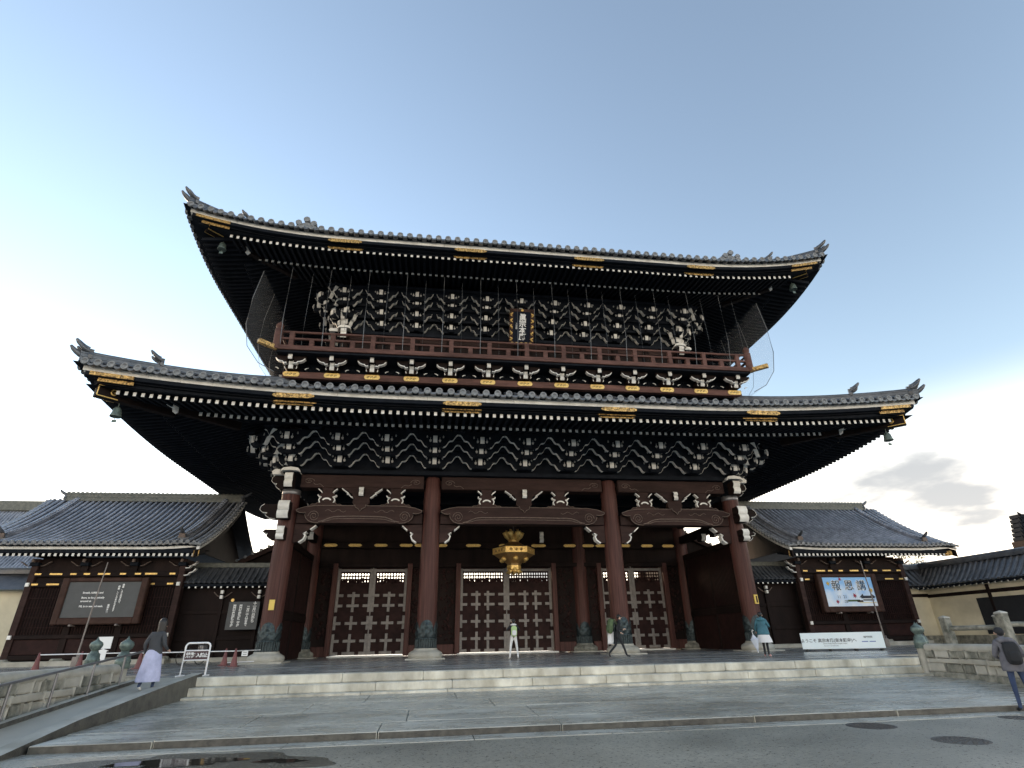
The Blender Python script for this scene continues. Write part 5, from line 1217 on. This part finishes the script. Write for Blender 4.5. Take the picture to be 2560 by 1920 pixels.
U = lambda u, v: (bw*(u-.5), -.012, bh*(1-v))
for v, tx in ((.31, 'Breath, fulfilled and'), (.45, 'Born, to be physically'), (.545, 'around us'), (.69, 'Fill, is to see and seek.')):
    lettering(tx, .135, M_PRINT, nb, U(.22, v), align='LEFT', bold=.004)
for u, v, tx in ((.755, .34, '帰\n命\n、\n人\nと\n生\nま\nれ\nて'), (.70, .48, '帰\n命\n、\nこ\nこ\nろ\nを\nひ\nら\nき\nま\nす'), (.62, .76, '真\n宗\n本\n廟')):
    lettering(tx, .115, M_PRINT, nb, U(u, v), line=.98, bold=.004)
# festival poster
pm = bpy.data.materials.new('sky_blue_poster_print'); pm.use_nodes = True; pt = pm.node_tree; pb = pt.nodes['Principled BSDF']; pb.inputs['Roughness'].default_value = .4
g_ = pt.nodes.new('ShaderNodeNewGeometry'); sx_ = pt.nodes.new('ShaderNodeSeparateXYZ'); pt.links.new(g_.outputs['Position'], sx_.inputs[0])
n1 = pt.nodes.new('ShaderNodeTexNoise'); n1.inputs['Scale'].default_value = .9; n1.inputs['Detail'].default_value = 5; pt.links.new(g_.outputs['Position'], n1.inputs['Vector'])
mr_ = pt.nodes.new('ShaderNodeMapRange'); mr_.inputs['From Min'].default_value = 2.4; mr_.inputs['From Max'].default_value = 4.1; mr_.inputs['To Min'].default_value = -.10; mr_.inputs['To Max'].default_value = .34; pt.links.new(sx_.outputs['Z'], mr_.inputs['Value'])
ad_ = pt.nodes.new('ShaderNodeMath'); ad_.operation = 'ADD'; pt.links.new(mr_.outputs[0], ad_.inputs[0]); pt.links.new(n1.outputs[0], ad_.inputs[1])
rp_ = pt.nodes.new('ShaderNodeValToRGB'); rp_.color_ramp.elements[0].position = .3; rp_.color_ramp.elements[0].color = (.92, .94, .95, 1); rp_.color_ramp.elements[1].position = .72; rp_.color_ramp.elements[1].color = (.20, .52, .88, 1)
pt.links.new(ad_.outputs[0], rp_.inputs[0]); pt.links.new(rp_.outputs[0], pb.inputs['Base Color'])
pb.inputs['Emission Strength'].default_value = 0
ps, pw, ph_ = framed_board(20.85, 24.5, 2.38, 4.2, 4.02, 'blue festival poster with three large black characters in a brown frame', pm, 'poster')
UP_ = lambda u, v, d=.012: (pw*(u-.5), -d, ph_*(1-v))
for u, ch in ((.25, '報'), (.51, '恩'), (.76, '講')):
    lettering(ch, .70, M_PRINT, ps, UP_(u, .31, .008), ext=.002, bold=.025); lettering(ch, .70, M_INK, ps, UP_(u, .31, .014), ext=.002)
lettering('11', .28, M_GREYINK, ps, UP_(.26, .68), ext=.002); lettering('21', .28, M_GREYINK, ps, UP_(.38, .68), ext=.002); lettering('-28', .26, M_GREYINK, ps, UP_(.37, .84), ext=.002)
def star(u, v, r_, m, seed):
    rnd = random.Random(seed); p = []
    for i in range(14): a = 2*math.pi*i/14+seed; q = r_*(1 if i % 2 == 0 else .45)*rnd.uniform(.85, 1.1); x, _, z = UP_(u, v); p.append((x+q*math.cos(a), z+q*math.sin(a)))
    MB().prism(p, 'y', -.018, -.006).build('printed_leaf', m, ps)
star(.36, .07, .13, M_LEAFR, 1); star(.58, .64, .17, M_LEAFR, 2); star(.21, .84, .14, M_LEAFR, 3); star(.10, .22, .17, M_LEAFY, 4); star(.93, .46, .18, M_LEAFY, 5)
for u0, u1, v0, v1, m in ((.70, .97, .70, .735, M_INK), (.74, .93, .74, .76, M_PRINT), (.73, .95, .765, .82, M_GREYINK), (.42, .66, .78, .84, M_OLIVE), (.60, .72, .80, .86, M_FRAME), (.64, .98, .86, .90, M_PLAST)):
    a, b = UP_(u0, v1), UP_(u1, v0); MB().box(a[0], b[0], -.014, -.005, a[2], b[2]).build('printed_scene', m, ps)
a = UP_(.835, .70); MB().prism([(a[0]-.62, a[2]), (a[0]+.58, a[2]), (a[0]+.32, a[2]+.22), (a[0]+.28, a[2]+.10), (a[0]-.30, a[2]+.10), (a[0]-.34, a[2]+.22)], 'y', -.016, -.006).build('printed_scene', M_INK, ps)
# opening-hours board by the left column
ob = thing('hours_board', 'dark board with white vertical opening hours beside the corner column', 'sign', (-15.85, 4.72, 1.62))
MB().cbox(-.86, .86, -.03, .05, 0, 1.5, .015).build('panel', M_BOARD, ob)
for x, z, sz, tx in ((.58, .92, .20, '十\n一\n月\n一\n日\nか\nら'), (.24, .72, .17, '二\n月\n二\n十\n八\n日\nま\nで'), (-.18, .74, .165, '開\n門\n午\n前\n六\n時\n二\n十\n分'), (-.52, .74, .165, '閉\n門\n午\n後\n四\n時\n三\n十\n分')):
    lettering(tx, sz, M_PRINT, ob, (x, -.036, z), line=.78, bold=.008)
# long pale banner at the right
bn_ = thing('welcome_banner', 'long pale blue welcome banner on low black feet before the poster wing', 'banner', (15.25, -3.95, 0), math.atan2(-1.3, 3.5))
MB().cbox(-1.88, 1.88, -.02, .02, .10, .83, .006).build('panel', M_BANNER, bn_)
for x in (-1.7, -.62, .55, 1.7): MB().cbox(x-.04, x+.04, -.16, .2, 0, .10, .01).build('foot', M_BLACK, bn_)
lettering('ようこそ 真宗本廟(東本願寺)へ', .185, M_GREYINK, bn_, (-.62, -.026, .47), spacing=.98, bold=.003)
lettering('Shinshu Honbyo (Higashi Honganji Temple)', .062, M_GREYINK, bn_, (-.35, -.026, .335)); lettering('Welcome to our head temple', .055, M_GREYINK, bn_, (-.55, -.026, .24))
lettering('開門時間', .10, M_GREYINK, bn_, (1.2, -.026, .60))
for x in (1.02, 1.36): MB().box(x-.14, x+.14, -.026, -.02, .385, .425).build('printed_bar', M_BLUEINK, bn_)
# flagpoles before the wings
for sx, lb_ in ((-1, 'thin grey flagpole standing before the grey notice board'), (1, 'thin grey flagpole standing before the blue festival poster')):
    fp = thing('flagpole', lb_, 'pole', (sx*22.6, 2.0, 0))
    MB().tube([(0, 0, .1), (-sx*.06, 0, 2.5), (-sx*.18, 0, 5.0)], [.045, .038, .028], 8).build('pole', M_POLE, fp); MB().cbox(-.14, .14, -.14, .14, -.01, .45, .02).build('base_clamp', M_POLE, fp)
    MB().tube([(.1, -.02, .1), (.1, -.02, .62)], .03, 6).build('bracket', M_STEEL, fp)
# white tube barrier sign
bs = thing('barrier_sign', 'white tube barrier with a maroon no-entry panel at the ramp head', 'sign', (-12.08, -11.55, 0), -.12)
fr_ = []
for i in range(7): a = math.pi/2*i/6; fr_.append((-.37+.11-.11*math.cos(a)*1, 0, .80+.11*math.sin(a)))
MB().tube([(-.37, 0, .02)]+fr_+[(-p[0], 0, p[2]) for p in fr_[::-1]]+[(.37, 0, .02)], .027, 8).build('frame_tube', M_METALW, bs)
for z in (.70, .44): MB().tube([(-.36, 0, z), (.36, 0, z)], .02, 8).build('cross_bar', M_METALW, bs)
MB().box(-.34, .34, -.012, .012, .455, .685).build('panel', M_MAROON, bs)
for s_ in (-1, 1): MB().tube([(s_*.37, -.24, .02), (s_*.37, .24, .02)], .02, 8).build('foot', M_METALW, bs)
lettering('進入禁止', .125, M_PRINT, bs, (.115, -.018, .565), spacing=.82, bold=.004); lettering('自転車\nバイク', .078, M_PRINT, bs, (-.20, -.018, .570), line=1.1, bold=.003)
# traffic cones with bars
def cone(x, y, label):
    t = thing('traffic_cone', label, 'cone', (x, y, 0), group='faded red cones along the wing')
    MB().cbox(-.19, .19, -.19, .19, 0, .035, .01).build('base', M_CONE, t); MB().lathe([(.15, .035), (.10, .25), (.055, .55), (.028, .70), (.001, .71)], 16).build('body', M_CONE, t)
CN = ((-20.85, -4.0, 'faded red cone at the outer end of the white bars'), (-20.3, -2.0, 'faded red cone behind the parapet posts'), (-17.2, -3.5, 'faded red cone half hidden by the woman in the lavender skirt'), (-14.27, -2.0, 'faded red cone standing back near the corner column'), (-13.3, -3.8, 'faded red cone carrying the small white notice'))
for c in CN: cone(*c)
def bar(a, b, z, label):
    t = tag(MB().tube([(a[0], a[1], z), (b[0], b[1], z)], .02, 8).build('cone_bar', M_METALW), label, 'bar', 'white bars between cones')
bar((-20.85, -4.0), (-17.2, -3.5), .62, 'long white bar between cones in front of the grey-board wing')
bar((-17.2, -3.5), (-13.3, -3.8), .60, 'white bar between cones passing behind the barrier sign')
bar((-13.3, -3.8), (-13.05, -1.0), .60, 'short white bar from cone to the corner column'); bar((-14.27, -2.0), (-13.2, -1.2), .12, 'low white bar lying by the column foot')
nt_ = thing('hanging_notice', 'small white notice hanging from the bar beside the corner column', 'notice', (-13.18, -2.9, .60)); MB().box(-.13, .13, -.006, .006, -.22, .0).build('sheet', M_PRINT, nt_)
for z in (-.07, -.15): MB().box(-.08, .08, -.009, -.006, z-.012, z+.012).build('printed_line', M_GREYINK, nt_)
inf = thing('arrow_sign', 'white arrow board on a stand behind the parapet posts', 'sign', (-16.9, -7.2, 0))
MB().box(-.26, .22, -.012, .012, .80, 1.2).build('board', M_PRINT, inf); MB().prism([(-.14, .42), (.12, .42), (.12, .72), (.2, .72), (-.01, .80), (-.22, .72), (-.14, .72)], 'y', -.01, .01).build('arrow', M_PRINT, inf); MB().tube([(0, .03, 0), (0, .03, 1.1)], .018, 6).build('stand', M_STEEL, inf); MB().cbox(-.2, .2, -.15, .18, 0, .03, .01).build('foot', M_STEEL, inf)
# parked bicycle in the shade
bk = thing('bicycle', 'dark bicycle parked in the shade behind the barrier sign', 'bicycle', (-16.6, .4, 0), R(62))
for x in (-.52, .52):
    wl = MB().tube([(x+.33*math.cos(2*math.pi*i/20), 0, .34+.33*math.sin(2*math.pi*i/20)) for i in range(21)], .02, 6, cap=False).build('wheel', M_RUBBER, bk)
    sp_ = MB()
    for i in range(10): sp_.tube([(x, 0, .34), (x+.32*math.cos(i*.628), 0, .34+.32*math.sin(i*.628))], .004, 3)
    stuff(sp_.build('spokes', M_STEEL, wl))
fm = MB()
for a, b in (((-.52, .34), (-.1, .30)), ((-.1, .30), (-.22, .78)), ((-.52, .34), (-.2, .70)), ((-.1, .30), (.36, .74)), ((-.2, .68), (.34, .80)), ((.33, .88), (.52, .34))): fm.tube([(a[0], 0, a[1]), (b[0], 0, b[1])], .018, 6)
fm.build('frame', M_BLACK, bk); MB().sphere((-.24, 0, .86), (.14, .07, .04), 8).build('saddle', M_BLACK, bk); MB().tube([(.26, -.27, .98), (.36, -.15, 1.0), (.34, 0, .96), (.36, .15, 1.0), (.26, .27, .98)], .014, 6).build('handlebar', M_STEEL, bk)
MB().cbox(.42, .74, -.16, .16, .62, .86, .03).build('basket', M_STEEL, bk); MB().sphere((.55, 0, .58), .05, 8).build('lamp', M_METALW, bk)

# ================================================================== PEOPLE
DEF = dict(pelvis=(0, 0, .93), spine=(0, 0, 1.13), chest=(0, 0, 1.32), neck=(0, .005, 1.455), chin=(0, -.015, 1.535), head=(0, -.01, 1.615), crown=(0, 0, 1.70))
for s_, n_ in ((-1, 'r'), (1, 'l')):
    DEF.update({'sh'+n_: (s_*.175, .005, 1.395), 'el'+n_: (s_*.235, .03, 1.12), 'wr'+n_: (s_*.235, -.05, .885), 'hd'+n_: (s_*.232, -.07, .81), 'hp'+n_: (s_*.092, 0, .895), 'kn'+n_: (s_*.105, -.02, .49), 'an'+n_: (s_*.11, .02, .085), 'to'+n_: (s_*.125, -.15, .035)})
RAD = dict(pelvis=.135, spine=.118, chest=.142, neck=.052, chin=.062, head=.088, crown=.055, sh=.066, el=.044, wr=.029, hd=.032, hp=.082, kn=.056, an=.041, to=.036)
EDG = [('pelvis', 'spine', 'top'), ('spine', 'chest', 'top'), ('chest', 'neck', 'top'), ('neck', 'chin', 'skin'), ('chin', 'head', 'skin'), ('head', 'crown', 'hair')]
for n_ in 'rl': EDG += [('chest', 'sh'+n_, 'top'), ('sh'+n_, 'el'+n_, 'top'), ('el'+n_, 'wr'+n_, 'top'), ('wr'+n_, 'hd'+n_, 'skin'), ('pelvis', 'hp'+n_, 'leg'), ('hp'+n_, 'kn'+n_, 'leg'), ('kn'+n_, 'an'+n_, 'shin'), ('an'+n_, 'to'+n_, 'shoe')]
def person(label, loc, rz, H, pose, mats, bulk=1., group=None):
    J = dict(DEF); J.update(pose); k = H/1.70
    for n_ in J: J[n_] = Vector(J[n_])
    names = list(J); me = bpy.data.meshes.new('sk'); me.from_pydata([J[n_]*k for n_ in names], [(names.index(a), names.index(b)) for a, b, _ in EDG], [])
    o = bpy.data.objects.new('sk', me); COL.objects.link(o)
    sk = o.modifiers.new('skin', 'SKIN'); sk.use_smooth_shade = True; sub = o.modifiers.new('sub', 'SUBSURF'); sub.levels = 1
    for i, n_ in enumerate(names):
        r_ = RAD.get(n_, RAD.get(n_[:2]))*k*(bulk if n_ in ('pelvis', 'spine', 'chest') or n_[:2] in ('sh', 'el') else 1.)
        fx = 1.18 if n_ in ('chest', 'pelvis', 'spine') else 1.
        me.skin_vertices[0].data[i].radius = (r_*fx, r_*(.86 if fx > 1 else 1.))
        me.skin_vertices[0].data[i].use_root = n_ == 'pelvis'
    bpy.context.view_layer.update()
    bm_ = bpy.data.meshes.new_from_object(o.evaluated_get(bpy.context.evaluated_depsgraph_get())); bpy.data.objects.remove(o)
    keys = ['top', 'skin', 'hair', 'leg', 'shin', 'shoe']; ml = [mats.get(q, mats.get({'shin': 'leg'}.get(q, q), M_SKIN if q == 'skin' else M_HAIR)) for q in keys]
    mb = MB(); mb.v = [tuple(v.co) for v in bm_.vertices]
    for p in bm_.polygons:
        c = p.center; best = None
        for a, b, z in EDG:
            A, B = J[a]*k, J[b]*k; t = max(0, min(1, (c-A).dot(B-A)/max(1e-9, (B-A).length_squared))); d = (c-A.lerp(B, t)).length-(.05 if z == 'top' and 'chest' in (a, b) else 0)
            if best is None or d < best[0]: best = (d, z)
        mb.f.append(tuple(p.vertices)); mb.m.append(keys.index(best[1])); mb.sm.append(True)
    for s_, n_ in ((-1, 'r'), (1, 'l')):          # five fingers of unequal length, slightly curled
        w_, h_ = J['wr'+n_]*k, J['hd'+n_]*k; d = (h_-w_).normalized(); a = d.cross(Vector((0, 1, 0))); a = a.normalized() if a.length > .1 else Vector((1, 0, 0)); b = d.cross(a).normalized()
        for i, ln_ in enumerate((.062, .070, .066, .052)):
            q = h_+a*(i-1.5)*.017*k; mb.tube([q, q+d*ln_*.5*k, q+d*ln_*.85*k+b*.012, q+d*ln_*k+b*.028], [.010, .0095, .009, .006], 5, 1)
        q = w_.lerp(h_, .45)-a*.028*k; mb.tube([q, q-a*.022*k+d*.025*k, q-a*.026*k+d*.055*k], [.012, .011, .007], 5, 1)
    hd_ = J['head']*k; fw = (J['head']-J['neck']); face = (J.get('face') or Vector((0, -1, 0))).normalized(); sd_ = face.cross(Vector((0, 0, 1))).normalized()
    mb.tube([hd_+face*.088*k+Vector((0, 0, .012)), hd_+face*.108*k-Vector((0, 0, .022))], [.008, .016], 6, 1)
    for s_ in (-1, 1): mb.sphere(hd_+sd_*s_*.092*k-Vector((0, 0, .01)), (.014, .022, .03), 6, 1); mb.sphere(hd_+face*.082*k+sd_*s_*.034*k+Vector((0, 0, .01)), .011, 6, 2)
    body = mb.build('person', ml); tag(body, label, 'person', group); body.location = loc; body.rotation_euler = (0, 0, rz)
    hr = MB(); cap_c = hd_+Vector((0, 0, .025))-face*.018
    hr.sphere(cap_c, (.102*k, .108*k, .10*k), 12); zlim = hd_.z-.01
    hr.v = [(v[0]-face.x*.0, v[1]-face.y*.0, max(v[2], zlim-(.06 if (Vector(v)-cap_c).dot(face) < 0 else -.03))) for v in hr.v]
    inst('hair', hr.mesh('hair', mats.get('cap', mats.get('hair', M_HAIR))), body)
    return body, k
def lathe_child(body, name, prof, m, c=(0, 0, 0), sc=(1, .8), n=20, wave=0.):
    mb = MB().lathe(prof, n, c, sc=sc)
    if wave: mb.v = [(c[0]+(v[0]-c[0])*(1+wave*math.sin(6*math.atan2(v[1]-c[1], v[0]-c[0]+1e-9))*(prof[-1][1]-v[2]+.0)), c[1]+(v[1]-c[1])*(1+wave*math.sin(7*math.atan2(v[1]-c[1], v[0]-c[0]+1e-9))*(prof[-1][1]-v[2])), v[2]) for v in mb.v]
    return mb.build(name, m, body)
def backpack(loc, rz, h, m, label, tilt=0., m2=None):
    t = thing('backpack', label, 'backpack', loc, rz); w_, d = h*.62, h*.36
    def sq(a): return math.copysign(abs(a)**.55, a)
    def blob(c, rx, ry, rz2, name, mm):
        mb = MB(); mb.grid(lambda u, v: Vector((c[0]+rx*sq(math.cos(2*math.pi*u))*sq(math.sin(math.pi*v)+1e-6), c[1]+ry*sq(math.sin(2*math.pi*u))*sq(math.sin(math.pi*v)+1e-6), c[2]-rz2*sq(math.cos(math.pi*v)))), 16, 10); o = mb.build(name, mm, t); o.rotation_euler = (tilt, 0, 0); return o
    blob((0, 0, 0), w_/2, d/2, h/2, 'bag', m); blob((0, d*.42, -h*.15), w_*.36, d*.22, h*.24, 'pocket', m2 or m)
    for s_ in (-1, 1): MB().tube([(s_*w_*.28, -d*.4, h*.42), (s_*w_*.30, -d*.9, h*.45), (s_*w_*.32, -d*1.2, h*.1)], .018, 6).build('strap', m2 or m, t)
# child-like visitor photographing the doors, seen from behind (faces +Y)
P_, k = person('person in white trousers and dark top photographing the gate doors, seen from behind', (-1.15, -3.4, 0), math.pi, 1.68,
    dict(elr=(-.31, -.10, 1.22), wrr=(-.15, -.30, 1.36), hdr=(-.09, -.35, 1.42), ell=(.31, -.10, 1.22), wrl=(.15, -.30, 1.36), hdl=(.09, -.35, 1.42), knr=(-.15, -.01, .49), knl=(.15, -.01, .49), anr=(-.20, .02, .085), anl=(.20, .02, .085), tor=(-.22, -.14, .035), tol=(.22, -.14, .035)),
    dict(top=M_CBLACK, leg=M_CWHITE, shoe=M_SHOEW))
lathe_child(P_, 'hood', [(.10, 1.43), (.15, 1.46), (.13, 1.50), (.07, 1.52)], M_CWHITE, (0, .03, -.02), (1, .9))
ph = thing('phone', 'phone held up by the person in white trousers', 'phone', (-1.15, -3.02, 1.45)); MB().cbox(-.075, .075, -.006, .006, -.04, .04, .004).build('case', M_BLACK, ph)
backpack((-1.15, -3.58, 1.17), math.pi, .46, M_LIME, 'small lime green backpack on the person in white trousers', m2=M_CWHITE)
# hiker striding to the right (faces +X)
P_, k = person('person in dark clothes striding past the column with a big rucksack', (3.2, -5.5, 0), math.pi/2, 1.74,
    dict(spine=(0, -.04, 1.12), chest=(0, -.08, 1.30), neck=(0, -.13, 1.44), chin=(0, -.17, 1.515), head=(0, -.17, 1.60), crown=(0, -.15, 1.69), shr=(-.17, -.10, 1.38), shl=(.17, -.10, 1.38),
         elr=(-.22, .06, 1.14), wrr=(-.21, -.10, .98), hdr=(-.20, -.16, .95), ell=(.22, -.16, 1.12), wrl=(.20, -.36, 1.10), hdl=(.19, -.43, 1.12), knr=(-.09, -.20, .52), anr=(-.09, -.34, .10), tor=(-.10, -.50, .06), knl=(.09, .06, .50), anl=(.09, .40, .17), tol=(.09, .33, .04)),
    dict(top=M_CBLACK, leg=M_CBLACK, shoe=M_SHOED))
backpack((2.93, -5.5, 1.28), -math.pi/2+math.pi, .62, M_OLIVE, 'bulging green rucksack on the striding person', .15)
ct = thing('folded_jacket', 'striped white jacket hanging below the green rucksack', 'jacket', (2.93, -5.45, .55)); MB().grid(lambda u, v: Vector((lerp(-.14, .10, u)+.05*v, .03*math.sin(u*9), lerp(0, .5, v))), 8, 6).build('cloth', M_CWHITE, ct)
ct.children[0].modifiers.new('solid', 'SOLIDIFY').thickness = .03
# woman in teal
P_, k = person('person in teal jacket and white skirt looking at a phone by the corner column', (8.42, -8.5, 0), R(140), 1.62,
    dict(elr=(-.27, -.06, 1.14), wrr=(-.20, -.26, 1.22), hdr=(-.15, -.31, 1.27), ell=(.28, -.02, 1.14), wrl=(.30, -.16, .98), hdl=(.29, -.20, .93), knr=(-.07, -.01, .49), knl=(.07, -.02, .49), anr=(-.07, .02, .085), anl=(.075, .02, .085)),
    dict(top=M_CTEAL, leg=M_CBLACK, shoe=M_SHOEP), 1.28)
lathe_child(P_, 'skirt', [(.30, .52), (.28, .62), (.22, .80), (.17, .92)], M_CWHITE, wave=.05, sc=(1, .85))
lathe_child(P_, 'jacket_hem', [(.225, .80), (.24, .84), (.215, 1.0), (.20, 1.15)], M_CTEAL, sc=(1, .82)); lathe_child(P_, 'hood', [(.12, 1.36), (.17, 1.40), (.15, 1.46), (.08, 1.48)], M_CTEAL, (0, .04, -.04), (1, .9))
ph = thing('phone', 'white phone in the hand of the person in teal', 'phone', (8.42+.33, -8.5+.22, 1.26)); MB().cbox(-.04, .04, -.006, .006, -.075, .075, .004).build('case', M_METALW, ph)
um = thing('umbrella', 'furled pale umbrella hanging beside the person in teal', 'umbrella', (7.98, -8.62, .20)); um.rotation_euler = (0, R(-8), 0)
MB().lathe([(.01, .0), (.05, .10), (.13, .36), (.16, .46), (.10, .50), (.02, .62)], 10, sm=False).build('canopy', M_CLEAR, um); MB().tube([(0, 0, -.04), (0, 0, .74), (.03, 0, .80), (.07, 0, .76)], .012, 6).build('shaft', M_METALW, um)
# woman climbing the ramp
P_, k = person('person in charcoal top and long lavender skirt walking up the ramp', (-12.1, -14.4, rz_(-14.4)+.004), R(165), 1.60,
    dict(chest=(0, -.05, 1.31), neck=(0, -.09, 1.45), chin=(0, -.12, 1.525), head=(0, -.12, 1.61), crown=(0, -.10, 1.70), elr=(-.25, -.02, 1.12), wrr=(-.24, -.20, 1.0), hdr=(-.22, -.26, .98), ell=(.25, .10, 1.14), wrl=(.25, .02, .91), hdl=(.25, -.02, .84),
         knr=(-.09, -.12, .50), anr=(-.09, -.10, .085), tor=(-.10, -.26, .035), knl=(.09, .05, .48), anl=(.09, .18, .12), tol=(.09, .06, .035)),
    dict(top=M_CCHAR, leg=M_JEAN, shoe=M_SHOEW), 1.18)
lathe_child(P_, 'skirt', [(.27, .22), (.27, .34), (.23, .62), (.19, .86), (.15, .95)], M_CLAV, (0, .01, 0), (1, .95), 40, .13)
lathe_child(P_, 'long_hair', [(.02, 1.14), (.085, 1.20), (.105, 1.34), (.10, 1.46), (.105, 1.56), (.10, 1.63), (.07, 1.685), (.02, 1.715)], M_HAIR, (0, -.085, 0), (1, 1)); lathe_child(P_, 'sweater_hem', [(.19, .82), (.195, .86), (.17, 1.0)], M_CCHAR, sc=(1, .85))
# man by the kerb looking down
P_, k = person('person in grey jacket and blue jeans looking down at a phone by the kerb', (7.42, -19.62, -.752), R(150), 1.60,
    dict(chest=(0, -.03, 1.32), neck=(0, -.06, 1.45), chin=(0, -.13, 1.51), head=(0, -.13, 1.60), crown=(0, -.10, 1.685), elr=(-.27, -.02, 1.12), wrr=(-.14, -.26, 1.08), hdr=(-.07, -.31, 1.09), ell=(.27, -.02, 1.12), wrl=(.14, -.26, 1.06), hdl=(.08, -.31, 1.07), knr=(-.13, -.02, .49), anr=(-.15, .02, .085), tor=(-.17, -.14, .035), knl=(.12, .0, .49), anl=(.15, .04, .085), tol=(.17, -.12, .035)),
    dict(top=M_CGREY, leg=M_JEAN, shoe=M_SHOED, cap=M_CBLACK), 1.22)
lathe_child(P_, 'jacket_hem', [(.205, .76), (.215, .80), (.195, .98), (.18, 1.12)], M_CGREY, sc=(1, .82)); lathe_child(P_, 'hood', [(.11, 1.36), (.165, 1.40), (.15, 1.46), (.07, 1.48)], M_CGREY, (0, .05, -.06), (1, .85))
fwd = Vector((math.sin(R(150)), -math.cos(R(150)), 0))
backpack((7.42-fwd.x*.22, -19.62-fwd.y*.22, .36), R(150), .45, M_CBLACK, 'black daypack on the person in grey jacket')
ph = thing('phone', 'dark phone in the hands of the person in jeans', 'phone', (7.42+fwd.x*.33, -19.62+fwd.y*.33, .28), R(150)); MB().cbox(-.075, .075, -.006, .006, -.04, .04, .004).build('case', M_BLACK, ph)
